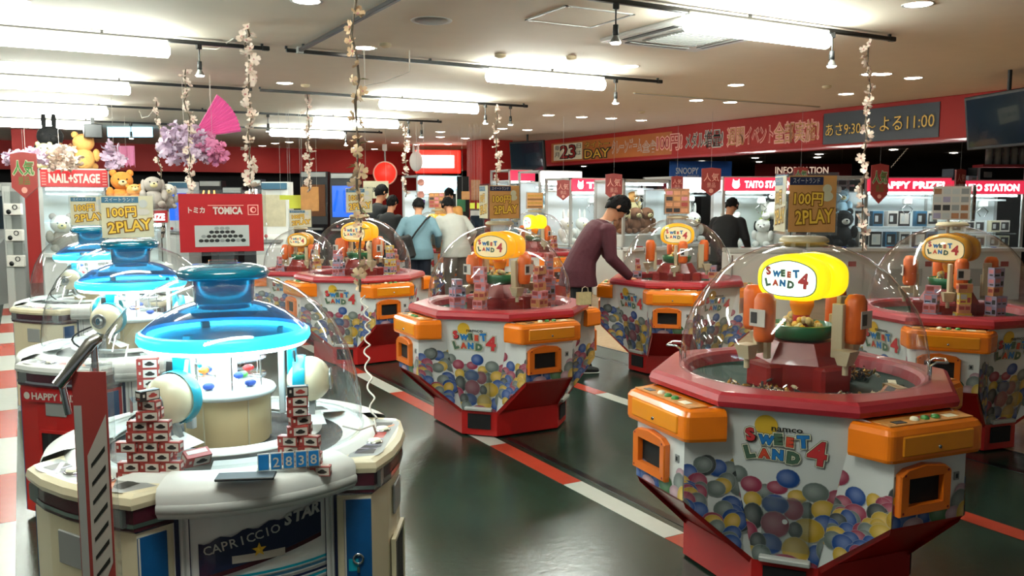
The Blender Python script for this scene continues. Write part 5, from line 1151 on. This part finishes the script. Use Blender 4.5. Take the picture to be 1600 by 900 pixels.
p2 = person('person in a black top seen from the back right, looking into a crane machine', (q.x, q.y, 0), yaw_to(.9, .45), lean=.30, headbend=.6, shirt='black_cloth', pants='black_cloth', hands=((-.24, -.34, .98), (.2, -.38, .98)), H=1.60, voxel=.016, coll=None, shirt_fat=1.15)
q = atd(585, 300, 13.6)
person('dark-haired person in black behind the pale price board, left of the pair', (q.x, q.y, 0), yaw_to(1, .35), lean=.12, headbend=.3, shirt='black_cloth', pants='black_cloth', H=1.74, voxel=.018, coll=None)
q = atd(603, 300, 13.1)
person('shorter dark-haired person in black close beside the left one', (q.x, q.y, 0), yaw_to(1, .6), lean=.15, headbend=.3, shirt='black_cloth', pants='jeans', H=1.58, voxel=.018, coll=None)
q = atd(700, 300, 15.2)
person('person whose dark head shows between the two seen from behind', (q.x, q.y, 0), yaw_to(-.3, -1), lean=.1, headbend=.3, shirt='plush_tan', pants='jeans', H=1.70, voxel=.018, coll=None)

# ------------------------------------------------------------------ flower garlands and cord
def blossom(m, seed):
    rn = random.Random(seed); b = B()
    for k in range(5):
        X = RZ(2*PI*k/5) @ RY(-.35+rn.uniform(-.25, .25)) @ RX(rn.uniform(-.25, .25))
        b.add([(0, 0, 0), (.011, -.008, .002), (.024, -.011, .0), (.031, -.004, .004), (.027, 0, .001), (.031, .004, .004), (.024, .011, .0), (.011, .008, .002), (.016, 0, -.003)], [(0, 1, 8), (1, 2, 8), (2, 3, 4, 8), (8, 4, 5, 6), (6, 7, 8), (7, 0, 8)], m, X, True)
    b.ball((0, 0, .004), .005, 'flower_centre', n=6, k=4); return b
bl_me = {}
def garland(lab, top, bot, n, sway=.03, warm=0, seed=1, sc_=1.0, gap=0, leaf=0):
    rn = random.Random(seed); r = thing('flower_garland', lab, 'garland', top); top = Vector(top); d = Vector(bot)-top; pts = []
    N = 18
    for i in range(N+1): t = i/N; pts.append(d*t+Vector((rn.uniform(-1, 1)*sway*.5, rn.uniform(-1, 1)*sway*.5, 0)) if 0 < i else Vector((0, 0, 0)))
    b = B(); b.tube(pts, .004*sc_, 6, 'garland_stem'); b.tube([p+Vector((.008*math.sin(i*1.9), .008*math.cos(i*1.9), 0)) for i, p in enumerate(pts)], .0025*sc_, 5, 'garland_stem'); b.done('stem', r)
    for i in range(n):
        t = gap+(1-gap)*(i+rn.random()*.7)/n; f = t*N; i0 = min(N-1, int(f)); p = pts[i0].lerp(pts[i0+1], f-i0)
        kk = ('w' if warm else 'c', rn.randrange(3))
        if kk not in bl_me: bl_me[kk] = blossom('garland_warm' if warm else 'garland_flower', 40+kk[1]).done('blossom'); o = bl_me[kk]
        else: o = bl_me[kk].copy(); C.objects.link(o)
        o.parent = r; a = rn.uniform(0, 6.28); q = rn.uniform(.008, .03)*sc_; o.location = p+Vector((q*math.cos(a), q*math.sin(a), 0)); o.rotation_euler = (rn.uniform(-1.6, 1.6), rn.uniform(-1.6, 1.6), a); k_ = rn.uniform(.9, 1.35)*sc_; o.scale = (k_, k_, k_)
    for i in range(leaf):
        p = pts[rn.randrange(2, N)]; b = B(); b.add([(0, 0, 0), (.02, -.012, .004), (.055, 0, -.004), (.02, .012, .004)], [(0, 1, 2, 3)], 'leaf', Matrix.Translation(p) @ RZ(rn.uniform(0, 6)) @ RY(rn.uniform(-.5, 1))); b.done('leaf', r)
    return r
def G(lab, px, py, zt, py2, n, **k):
    t = atz(px, py, zt); dd = (t-EYE).dot(Fc); bb = t.copy()
    # straight down until it projects to py2
    lo, hi = 0., zt
    for _ in range(40):
        m_ = (lo+hi)/2; v = Vector((t.x, t.y, m_))-EYE; y = 450-FPX*v.dot(Uc)/v.dot(Fc)
        if y > py2: lo = m_
        else: hi = m_
    return garland(lab, (t.x, t.y, zt), (t.x, t.y, lo), n, **k)
G('cream flower garland hanging over the nearest blue dome, longest of the left ones', 385, 38, 2.85, 322, 34, seed=2, sc_=1.45, sway=.05)
G('thin faint flower garland left of the pink fan', 290, 108, 2.85, 330, 30, seed=3, sc_=1.3, sway=.05)
G('thin flower garland at the far left beside the plush toys', 245, 152, 2.85, 372, 26, seed=4, sc_=1.3, sway=.05)
G('pale flower garland hanging before the red back fascia', 480, 145, 2.85, 298, 22, seed=5, sc_=1.5)
G('short pale garland between two far spotlights', 633, 195, 2.80, 308, 18, seed=6, sc_=1.7)
G('cream flower garland in front of the red column', 776, 165, 2.80, 305, 18, seed=7, sc_=1.6)
G('flower garland hanging from the end of the nearest right track', 1360, 62, 2.80, 392, 30, seed=8, sc_=1.2)
q1 = atd(551, 0, 3.75); q1.z = 2.85; q2 = atd(562, 462, 3.75)
gm = garland('long warm flower garland with leaves hanging in the middle foreground', q1, (q1.x+.02, q1.y, q2.z), 30, seed=9, warm=1, leaf=9, sc_=.95, gap=.1)
# two clips of the long garland near its foot and the plug knot
for py, k_ in ((152, 1.2), (268, 1.5), (430, 1.2)):
    q = atd(560, py, 3.72); r_ = blossom('garland_warm', py).done('blossom', gm); r_.location = q-q1; r_.scale = (k_,)*3; r_.rotation_euler = (1.2, .3, py)
def coil(p0, p1, turns, rad, n=14):
    out = []; p0 = Vector(p0); p1 = Vector(p1); d = p1-p0
    for i in range(turns*n+1):
        t = i/(turns*n); a = 2*PI*i/n; out.append(p0+d*t+Vector((math.cos(a)*rad*Rv.x, math.cos(a)*rad*Rv.y, math.sin(a)*rad*.3)))
    return out
qa = atd(566, 462, 3.74); qb = atd(575, 500, 3.6); qc = atd(573, 560, 3.4); qd_ = atd(585, 655, 3.1); qe = atd(592, 690, 2.98)
b = B(); pts = []
for u, v, tn in ((qa, qb, 2), (qb, qc, 3), (qc, qd_, 3)): pts += coil(u, v, tn, .011)[:-1]
pts += [qd_, qe, Vector((qe.x-.03, qe.y-.03, .815)), Vector((qe.x-.09, qe.y-.06, .812)), Vector((qe.x-.12, qe.y+.02, .812))]
b.tube(pts, .0035, 6, 'cord'); o = b.done('coiled_cord'); tag(o, 'coiled off-white cord running from the long garland down to the nearest blue dome machine', 'cord')
for pts_, lab in (([(313, 75, 7.2), (340, 77, 7.1), (365, 60, 6.9), (383, 42, 6.7)], 'loose white cable from the nearest left track to the flower garland'), ([(640, 112, 7.3), (625, 118, 7.3), (600, 128, 7.2), (570, 134, 7.2)], 'thin coiled cable under the second track right of the long garland'), ([(218, 172, 12.5), (222, 184, 12.4), (232, 182, 12.3), (243, 168, 12.2)], 'short cable loop under the third track at the left')):
    b = B(); pp = [atd(*q) for q in pts_]; pp = [Vector((pp[0].x, pp[0].y, 2.82))]+pp+[Vector((pp[-1].x, pp[-1].y, 2.82))]; b.tube(pp, .006, 6, 'cord'); tag(b.done('cable'), lab, 'cable')
b = B(); a = atX(1418, 232, 10.09); c = atX(1392, 262, 10.09); b.tube(coil(a, c, 8, .008, 8), .004, 5, 'cord'); tag(b.done('cable'), 'short coiled cable hanging under the red fascia at the right', 'cable')

# ------------------------------------------------------------------ pennants, signs, clutter
def pennant(px, py, wpx, hpx, d, lab, gr=False, rot=0, txt='人気'):
    p_ = atd(px, py, d); W_ = wpx*d/FPX; H_ = hpx*d/FPX; r = thing('shield_pennant', lab, 'pennant', p_, -YAW+rot, 'red shield pennants')
    sh = [(-W_/2, H_*.46), (0, H_*.5), (W_/2, H_*.46), (W_/2, -H_*.26), (0, -H_*.5), (-W_/2, -H_*.26)]
    X = frame((0, 0, 0), (1, 0, 0), (0, -1, 0)); b = B(); b.prism(sh[::-1], -.012, .012, 'clear_red', X); b.done('board', r)
    b = B(); m = 'button_green' if gr else 'text_pink'; m2 = 'poster_pale' if gr else 'red'
    b.text(txt, H_*.30, (0, H_*.16, .014), m2, X, off=.07, wd=W_*.82); b.text(txt, H_*.30, (0, H_*.16, .017), m, X, off=.01, wd=W_*.80)
    b.text('景品', H_*.17, (0, -H_*.12, .015), m, X, wd=W_*.45); b.disc((0, -H_*.32, .015), W_*.12, 'text_pink', X); b.done('lettering', r)
    b = B(); b.tube([(0, 0, H_*.44), (0, 0, (2.585 if p_.x > 10.4 else 2.85)-p_.z)], .0015, 5, 'lgrey'); b.done('string', r)
pennant(38, 274, 40, 72, 11.0, 'large red shield pennant with green lettering at the far left', True)
pennant(880, 297, 20, 32, 13.7, 'small red pennant left of the pink crane header behind the man in maroon')
pennant(959, 292, 26, 42, 13.0, 'red shield pennant right above the head of the man in maroon')
pennant(1058, 288, 18, 26, 14.0, 'smallest red pennant below the blue sign')
pennant(1111, 284, 30, 44, 12.8, 'red shield pennant in front of the blue sign')
pennant(1251, 276, 22, 30, 12.6, 'dark red pennant with green lettering left of the brown 100 yen board', True)
pennant(1374, 287, 27, 62, 12.2, 'red pennant with green lettering behind the right flower garland', True)
pennant(1500, 285, 24, 42, 11.9, 'red pennant beside the right edge crane header', False, .5)
def panel(nm, lab, cat, x0, x1, y0, y1, d, m, txt=None, tm='white', rot=0, th=.02, lit=None, tw=.8, thh=.5, off=.02, dx=0, hang=True):
    c_ = atd((x0+x1)/2, (y0+y1)/2, d); W_ = (x1-x0)*d/FPX/max(.3, math.cos(rot)); H_ = (y1-y0)*d/FPX; r = thing(nm, lab, cat, c_, -YAW+rot)
    b = B(); b.box((0, 0, 0), (W_, th, H_), m, b=min(.006, th*.3)); b.done('board', r); X = frame((0, -th/2-.001, 0), (1, 0, 0), (0, -1, 0))
    if hang: b = B(); zz = (2.585 if c_.x > 10.4 else 2.85)-c_.z; [b.tube([(q*W_*.4, 0, H_*.48), (q*W_*.4, 0, zz)], .0015, 5, 'lgrey') for q in (-1, 1)]; b.done('hanger', r)
    if txt: b = B(); b.text(txt, H_*thh, (dx*W_, 0, .002), tm, X, off=off, wd=W_*tw); b.done('lettering', r)
    return r, X, W_, H_
r, X, W_, H_ = panel('hanging_sign', 'blue sign with white lettering under the long banner', 'sign', 1046, 1143, 252, 282, 16.6, 'sign_blue', 'SNOOPY', 'white', th=.05, tw=.36, thh=.32, dx=-.22)
b = B(); b.text('アイテム期間限定', H_*.16, (-.22*W_, -H_*.28, .002), 'lgrey', X, wd=W_*.4)
b.done('lettering', r)
r, X, W_, H_ = panel('information_sign', 'dark red INFORMATION sign at the back of the arcade', 'sign', 1180, 1330, 256, 276, 17.5, 'dark_red', 'INFORMATION', 'letter_glow', th=.06, tw=.55, thh=.5, dx=-.02)
r, X, W_, H_ = panel('lit_shop_sign', 'white glowing box sign on the red wall, round white icon at its left', 'sign', 655, 709, 243, 262, 20.5, 'sign_white_lit', None, th=.08, rot=.2)
b = B(); b.ball((-W_*.58, -.05, 0), (.16, .05, .24), 'white', n=14, k=8); b.tube([(-W_*.64, -.04, .2), (-W_*.66, -.04, .42)], [.04, .015], 6, 'white'); b.tube([(-W_*.53, -.04, .2), (-W_*.51, -.04, .40)], [.04, .015], 6, 'white'); b.done('icon', r)
b = B(); b.box((0.05, .12, 0), (W_*1.3, .12, H_*1.9), 'sign_red_lit', b=.02); b.done('backing', r)
c_ = atd(602, 271, 20.5); r = thing('round_red_lamp', 'round glowing red lamp sign on the red back wall', 'lamp', c_, -YAW)
X = frame((0, 0, 0), (1, 0, 0), (0, -1, 0)); b = B(); b.lathe([(0, .05), (.24, .045), (.255, .02)], 40, 'sign_red_lit', X); b.done('lens', r); b = B(); b.lathe([(.255, 0), (.255, .06), (.285, .06), (.285, 0)], 40, 'text_pink', X); b.done('bezel', r); b = B(); b.tube([(.0, .0, .28), (.0, -.02, .55)], .02, 6, 'grey'); b.box((0, -.02, .66), (.11, .04, .26), 'box_white'); b.done('hanger', r)
def cabinet(nm, lab, x0, x1, y0, d, m, sm, rot=0, zt=None, arc=None):
    p_ = atd((x0+x1)/2, 310, d); zt = zt or atd(700, y0, d).z; W_ = (x1-x0)*d/FPX; r = thing(nm, lab, 'arcade machine', (p_.x, p_.y, 0), -YAW+rot)
    b = B(); b.loft([[(-W_/2, -.35, 0), (W_/2, -.35, 0), (W_/2, .35, 0), (-W_/2, .35, 0)], [(-W_/2, -.35, .8), (W_/2, -.35, .8), (W_/2, .35, .8), (-W_/2, .35, .8)], [(-W_/2, -.05, 1.0), (W_/2, -.05, 1.0), (W_/2, .35, 1.0), (-W_/2, .35, 1.0)], [(-W_/2, .05, zt), (W_/2, .05, zt), (W_/2, .35, zt), (-W_/2, .35, zt)]], m); b.done('body', r)
    b = B(); b.box((0, -.03, 1.0+(zt-1.0)*.45), (W_*.84, .03, (zt-1.0)*.6), sm, RX(0)); b.done('screen', r)
    b = B(); b.box((0, -.0, zt-.07), (W_*.9, .08, .10), 'lgrey' if m != 'white' else 'poster_blue'); b.done('marquee', r)
    b = B(); b.box((0, -.22, .90), (W_*.8, .2, .05), 'grey', b=.01); b.ball((-W_*.2, -.24, .98), .03, 'red', n=8, k=6); b.tube([(-W_*.2, -.24, .92), (-W_*.2, -.24, .97)], .01, 6, 'chrome'); b.done('controls', r)
    if arc:
        b = B()
        for q in (-1, 0, 1): b.tube([(q*W_*.36*(1-.35*t), -.08-.05*math.sin(t*PI), 1.30+.45*t) for t in [i/8 for i in range(9)]], .018, 6, arc)
        b.done('light_strip', r)
    return r
cabinet('game_cabinet', 'white cabinet with a blue panel in the dark left hall', 262, 302, 284, 17.5, 'white', 'screen_blue')
cabinet('game_cabinet', 'dark game cabinet with orange glowing curved strips', 312, 346, 282, 18.9, 'arcade_dark', 'arcade_dark', arc='screen_orange')
cabinet('game_cabinet', 'dark game cabinet with a blue glowing screen', 348, 378, 292, 18.0, 'arcade_dark', 'screen_blue')
cabinet('game_cabinet', 'dark game cabinet with a bright slanted strip, left of the pale booth', 388, 408, 280, 16.5, 'arcade_dark', 'arcade_dark', arc='arc_white')
cabinet('photo_booth', 'pale booth with printed side, behind the yellow notes', 408, 450, 284, 14.0, 'white', 'poster_pale')
cabinet('game_cabinet', 'dark racing cabinet with blue lights left of the red lamp', 516, 562, 270, 19.0, 'arcade_dark', 'screen_blue', arc='screen_blue')
cabinet('game_cabinet', 'tall dark cabinet behind the flower garland and the tan poster', 470, 512, 268, 19.5, 'arcade_dark', 'plush_brown')
cabinet('game_cabinet', 'grey cabinet at the far left edge behind the capsule machines', -14, 8, 285, 13.0, 'grey', 'screen_dark')
cU = crane('crane_machine', 'cyan lit crane machine with round lamps behind the two men', 652, 722, 17.5, 2.05, 'X', 'UFO', 'screen_cyan', icon=False, hh=.30)
for i, (px, py) in enumerate(((649, 281), (702, 283), (644, 298), (699, 299))):
    X = frame((0, 0, 0), (1, 0, 0), (0, -1, 0)); b = B(); b.lathe([(.07, .0), (.075, .03), (.05, .035), (.045, .01), (0, .01)], 16, 'steel' if i % 2 else 'text_pink', X); q = Vector(((-1, 1)[i % 2]*cU[1]*.44, -.03, (1.90, 1.66)[i//2])); o = b.done('ring_lamp', cU[0]); o.location = q
# column of capsule machines at the left edge
r = thing('capsule_machine_rack', 'column of white capsule vending units against the left red column', 'vending machine', atd(19, 300, 12.0).xy.to_3d(), -YAW)
zs = [(atd(18, y, 12.0).z) for y in (400, 345, 295)]
b = B(); b.box((-.02, .06, .9), (.26, .12, 1.8), 'grey', b=.01); b.box((-.08, -.01, .9), (.1, .02, 1.7), 'lgrey'); b.done('rack', r)
for i, z in enumerate((.62, .98, 1.34)):
    b = B(); b.box((0.02, -.03, z+.09), (.24, .06, .16), 'plush_white', b=.008); u = b.done('unit', r); b = B(); X = frame((.02, -.062, z+.09), (1, 0, 0), (0, -1, 0))
    b.lathe([(.035, .0), (.035, .008), (.026, .008), (.026, 0)], 16, 'dark', X @ T(.04, .03, 0)); b.lathe([(0, .006), (.032, .006), (.034, 0)], 14, 'black', X @ T(-.05, -.035, 0)); b.done('knob', u)
    b = B(); b.box((0.02, -.02, z+.26), (.23, .04, .15), 'acrylic'); b.done('window', u)
# nail crane and its toys
cN = crane('crane_machine', 'tall crane machine with NAIL STAGE header in the left row, toys on its roof', 62, 180, 12.0, 2.0, 'X', None, 'poster_red', hh=.24)
b = B(); L = cN[1]; HM = frame((0, -.0275, 2.0-.14), (1, 0, 0), (0, -1, 0)); b.text('NAIL+STAGE', .12, (0, 0, .002), 'box_white', HM, off=.04, wd=L*.72)
b.done('header_lettering', cN[0]); b = B()
for q in (-1, 1):
    for i in range(5): b.quad(q*L*.46-(0 if q > 0 else 0), -.09+.04*i, q*L*.40, -.082+.04*i, .002, 'text_pink', HM)
o = b.done('header_stripes', cN[0]); o['kind'] = 'stuff'
cM = crane('crane_machine', 'low crane machine with HAPPY PRIZE header behind the second blue cap', 180, 272, 9.8, 1.46, 'X', 'HAPPY PRIZE', 'poster_red', hh=.14, icon=False)
inplush(*cN, [('plush_heap', 'pale plush toy lying in the NAIL STAGE machine', -.2, .4, .82, .5, dict(body='plush_grey', face='plush_white'))])
L0, e0 = cN[1], cN[2]
def roof(u, v, s_, nm, lab, **k): p_ = cN[0].location+e0*(u*L0)+Vector((-e0.y, e0.x, 0))*v; return plush(nm, lab, (p_.x, p_.y, 2.0), s_, **k)
roof(.18, .45, .50, 'plush_bear', 'big yellow-orange bear seen from behind on the NAIL STAGE roof', body='plush_tan', rz=PI-.3)
roof(-.30, .60, .60, 'plush_rabbit', 'black plush with an upright ear on the NAIL STAGE roof', body='plush_black', ears='long', rz=.4, snout='plush_black')
roof(-.08, .40, .34, 'plush_bear', 'dark brown plush half hidden beside the big bear', body='plush_brown', rz=.5)
roof(-.40, .22, .34, 'plush_bear', 'yellow plush behind the cream flowers on the NAIL STAGE roof', body='plush_cream', rz=0)
def at_plush(px, py, d, z, s_, nm, lab, **k):
    p_ = atd(px, py, d); return plush(nm, lab, (p_.x, p_.y, z), s_, **k)
at_plush(191, 300, 10.3, 1.46, .42, 'plush_bear', 'orange bear upright beside the NAIL STAGE machine', body='plush_orange')
at_plush(212, 300, 10.1, 1.46, .30, 'plush_bear', 'orange bear lying on the low crane machine', body='plush_orange', face='plush_tan', tilt=-.5)
at_plush(240, 300, 10.0, 1.46, .36, 'plush_dog', 'grey plush dog on the low crane machine', body='plush_grey', face='plush_grey', ears='flop', tilt=-.2)
at_plush(262, 300, 10.2, 1.46, .28, 'plush_dog', 'smaller grey plush at the right end of the low crane machine', body='plush_grey', face='plush_white', ears='flop')
p_ = atd(145, 205, 12.5); b = B(); b.box((0, 0, 0), (.24, .2, .20), 'black', b=.01); b.box((0, -.01, .14), (.05, .04, .10), 'black'); o = b.done('hanging_speaker'); o.location = p_; tag(o, 'black box speaker hanging above the bear', 'speaker')
def bunch(px, py, d, rx, rz_, n, m, nm, lab, seed):
    rn = random.Random(seed); b = B(); src = blossom(m, seed)
    for i in range(n):
        a = rn.uniform(0, 6.28); q = math.sqrt(rn.random()); X = T(rx*q*math.cos(a), rn.uniform(-.12, .12), rz_*q*math.sin(a)) @ Matrix.Rotation(rn.uniform(0, 6), 4, Vector((rn.random()-.5, rn.random()-.5, rn.random()-.5)).normalized()) @ Matrix.Scale(rn.uniform(1.6, 2.6), 4)
        for f_, k_ in ((src.f, 0),):
            b.add(src.v, f_, m, X, True)
    b.tube([(0, 0, 0), (0, 0, 2.85-atd(px, py, d).z)], .002, 4, 'cord')
    o = b.done(nm); o.location = atd(px, py, d); o.rotation_euler = (0, 0, -YAW); tag(o, lab, 'flowers', None, 'stuff')
bunch(93, 248, 11.6, .26, .16, 80, 'garland_flower', 'flower_bunch', 'cream artificial blossoms heaped on the NAIL STAGE roof', 1)
bunch(40, 246, 11.3, .28, .10, 60, 'lilac', 'flower_bunch', 'pale pink blossoms above the far left pennant', 2)
bunch(288, 225, 9.0, .28, .20, 120, 'lilac', 'flower_bunch', 'lilac blossoms hanging below the pink fan', 3)
bunch(332, 235, 9.0, .12, .14, 36, 'pink', 'flower_bunch', 'pinker blossoms at the right of the lilac bunch', 4)
bunch(178, 245, 11.0, .12, .16, 36, 'lilac', 'flower_bunch', 'small lilac bunch right of the bear', 5)
p_ = atd(300, 215, 9.0); r = thing('paper_fan', 'pink pleated paper fan hanging near the ceiling at the left', 'fan', p_, -YAW)
for i in range(12):
    a0 = .12+.075*i; a1 = a0+.075; rr = .52; b = B()
    b.add([(0, 0, 0), (rr*math.cos(a0), .0, rr*math.sin(a0)), (rr*math.cos((a0+a1)/2), -.03, rr*math.sin((a0+a1)/2)), (rr*math.cos(a1), 0, rr*math.sin(a1))], [(0, 1, 2), (0, 2, 3)], 'pink_fan'); b.done('pleat', r)
b = B(); b.tube([(.2, 0, .2), (.2, 0, 2.85-p_.z)], .002, 4, 'cord'); b.done('string', r)
b = B(); N = 8
for i in range(N):
    x0 = -.14+.28*i/N; x1 = x0+.28/N; b.add([(x0, .02*math.sin(i*2), .16), (x1, .02*math.sin(i*2+2), .16), (x1, .02*math.sin(i*2+2), -.14-.04*(i % 2)), (x0, .02*math.sin(i*2), -.10-.05*((i+1) % 2))], [(0, 1, 2, 3)], 'pink')
b.tube([(0, 0, .15), (0, 0, 2.85-atd(197, 244, 13.5).z)], .002, 4, 'cord'); o = b.done('pink_cloth'); o.location = atd(197, 244, 13.5); o.rotation_euler = (0, 0, -YAW); tag(o, 'pink frayed cloth hanging before the red fascia', 'cloth')
r, X, W_, H_ = panel('light_panel', 'pale blue glowing panel under the ceiling at the left', 'light panel', 168, 238, 192, 214, 15.5, 'screen_cyan', th=.04)
# posters and notes in the middle distance
panel('poster', 'tan character-like picture poster behind the flower garland, plain', 'poster', 470, 498, 292, 330, 12.4, 'poster_tan')
panel('paper_note', 'yellow paper note, the larger and right one beside the pale booth', 'note', 452, 472, 305, 326, 12.5, 'sticky', th=.006)
panel('paper_note', 'yellow paper note, the smaller and left one beside the pale booth', 'note', 437, 452, 305, 312, 12.6, 'sticky', th=.006)
r, X, W_, H_ = panel('poster', 'white and orange poster with black writing below the round red lamp', 'poster', 568, 607, 283, 310, 15.8, 'poster_pale', 'お菓子', 'ink', rot=.1, thh=.28)
panel('poster', 'brown and grey menu poster standing at the red column', 'poster', 736, 750, 281, 313, 15.5, 'poster_brown')
panel('paper_note', 'orange and yellow card left of the menu poster', 'note', 721, 734, 299, 312, 15.3, 'poster_tan')
panel('paper_note', 'lime note under the menu poster, left one', 'note', 734, 742, 317, 326, 15.0, 'sticky', th=.006)
panel('paper_note', 'lime note under the menu poster, right one', 'note', 745, 752, 317, 326, 15.0, 'sticky', th=.006)
panel('picture_card', 'purple picture card above the blue cap of hair', 'card', 650, 664, 312, 320, 14.6, 'purple_card')
cabinet('game_cabinet', 'dark counter machine with small grey screen beside the pale grey shirt', 734, 756, 325, 14.2, 'arcade_dark', 'screen_dark', zt=1.40)
r, X, W_, H_ = panel('standee', 'black and green cut-out standee with white edge left of the red column', 'standee', 714, 733, 276, 340, 16.5, 'plush_black', th=.03)
b = B(); b.quad(-W_/2-.02, -H_/2, -W_/2+.0, H_*.2, .002, 'white', X); b.quad(-W_/2, -H_*.35, W_*.2, -H_*.05, .002, 'green', X); b.done('edge', r)
r = thing('drinks_counter', 'long pale counter with a blue cloth behind the central dome', 'counter', atd(870, 300, 12.8).xy.to_3d(), -YAW)
b = B(); b.box((0, .2, .40), (.7, .4, .8), 'white', b=.01); b.done('body', r); b = B(); b.box((0, .18, .815), (.74, .46, .03), 'poster_blue', b=.004); b.done('top', r)
# clutter on the right edge crane
p_ = cI[0].location
for i, (u, m, w_, h_, lb) in enumerate(((-.2, 'navy', .35, .2, 'dark blue printed box on the right edge crane, left'), (.16, 'dark', .42, .22, 'black printed box on the right edge crane, right'), (-.1, 'plush_blue', .34, .09, 'pale blue flat box below the dark blue one'))):
    q = p_+cI[2]*(u*cI[1])+Vector((0, .3-.12*(i == 2), 0)); b = B(); b.box((0, 0, h_/2), (w_, .2, h_), m, b=.004); b.box((0, -.101, h_/2), (w_*.5, .003, h_*.4), 'lgrey'); o = b.done('carton'); o.location = (q.x, q.y, 1.84+.0); tag(o, lb, 'box')
for i in range(5):
    q = atd(1545+13*i, 250, 12.9); b = B(); b.lathe([(0, 0), (.05, 0), (.05, .24), (.03, .26), (0, .26)], 12, 'grey'); o = b.done('canister'); o.location = (q.x, q.y, 2.08); tag(o, 'grey canister on the high shelf at the right edge, ' + ('leftmost', 'second', 'middle', 'fourth', 'rightmost')[i], 'canister')
q = atd(1572, 262, 12.9); b = B(); b.box((0, 0, -.02), (.85, .3, .04), 'dark_red'); b.box((-.35, .1, -.12), (.03, .03, .2), 'steel'); b.box((.35, .1, -.12), (.03, .03, .2), 'steel'); o = b.done('high_shelf'); o.location = (q.x, q.y, 2.08); o.rotation_euler = (0, 0, -YAW); tag(o, 'high dark red shelf above the right edge crane', 'shelf')
for i, (x, y) in enumerate(((1180, 247), (1186, 253), (1280, 241), (1277, 246), (1490, 239), (1396, 234), (1097, 252), (912, 260))):
    o = dup(d1); q = atz(x, y, 2.57); place(o, (q.x, q.y, 2.57), 0, 'small round downlight in the dark arcade ceiling behind the long banner', 'arcade ceiling downlights')
q = atz(912, 474, .866); r = thing('paper_bag', 'small cream paper bag with loop handle at the right rear corner of the central machine', 'bag', (q.x, q.y, .858), -YAW+.4)
b = B(); b.loft([[(-.045, -.025, 0), (.045, -.025, 0), (.045, .025, 0), (-.045, .025, 0)], [(-.05, -.018, .085), (.05, -.018, .085), (.05, .018, .085), (-.05, .018, .085)]], 'plush_cream', caps=False); b.quad(-.045, -.025, .045, .025, .001, 'beige'); b.done('body', r)
b = B(); b.tube([(-.025, -.018, .08), (-.02, -.018, .115), (0, -.018, .125), (.02, -.018, .115), (.025, -.018, .08)], .003, 6, 'beige'); b.done('handle', r)
# extra shoppers' counter machines between column and banner
p_ = atd(1200, 300, 10.6); r = thing('low_counter', 'low pale counter with glass top right of the man in black', 'counter', (p_.x, p_.y, 0), -YAW)
b = B(); b.box((0, .2, .45), (.9, .4, .9), 'white', b=.01); b.done('body', r); b = B(); b.box((0, .2, .93), (.9, .4, .05), 'lgrey', b=.006); b.tube([(-.42, -.01, .5), (-.42, -.01, .88)], .012, 6, 'chrome'); b.done('top', r)
# area light under each dome machine's ring, doubling the ring's own glow
def alight(nm, loc, sx, sy, e, col, rot=(0, 0, 0)):
    l = bpy.data.lights.new(nm, 'AREA'); l.shape = 'RECTANGLE'; l.size = sx; l.size_y = sy; l.energy = e; l.color = col; o = bpy.data.objects.new(nm, l); C.objects.link(o); o.location = loc; o.rotation_euler = rot
for k, (x, y, rz, s_) in MACH.items():
    if k[0] == 'C': alight('ring_glow', (x, y, 1.088), .4, .4, 3, (.75, .95, 1))
print('objects', len(bpy.data.objects))
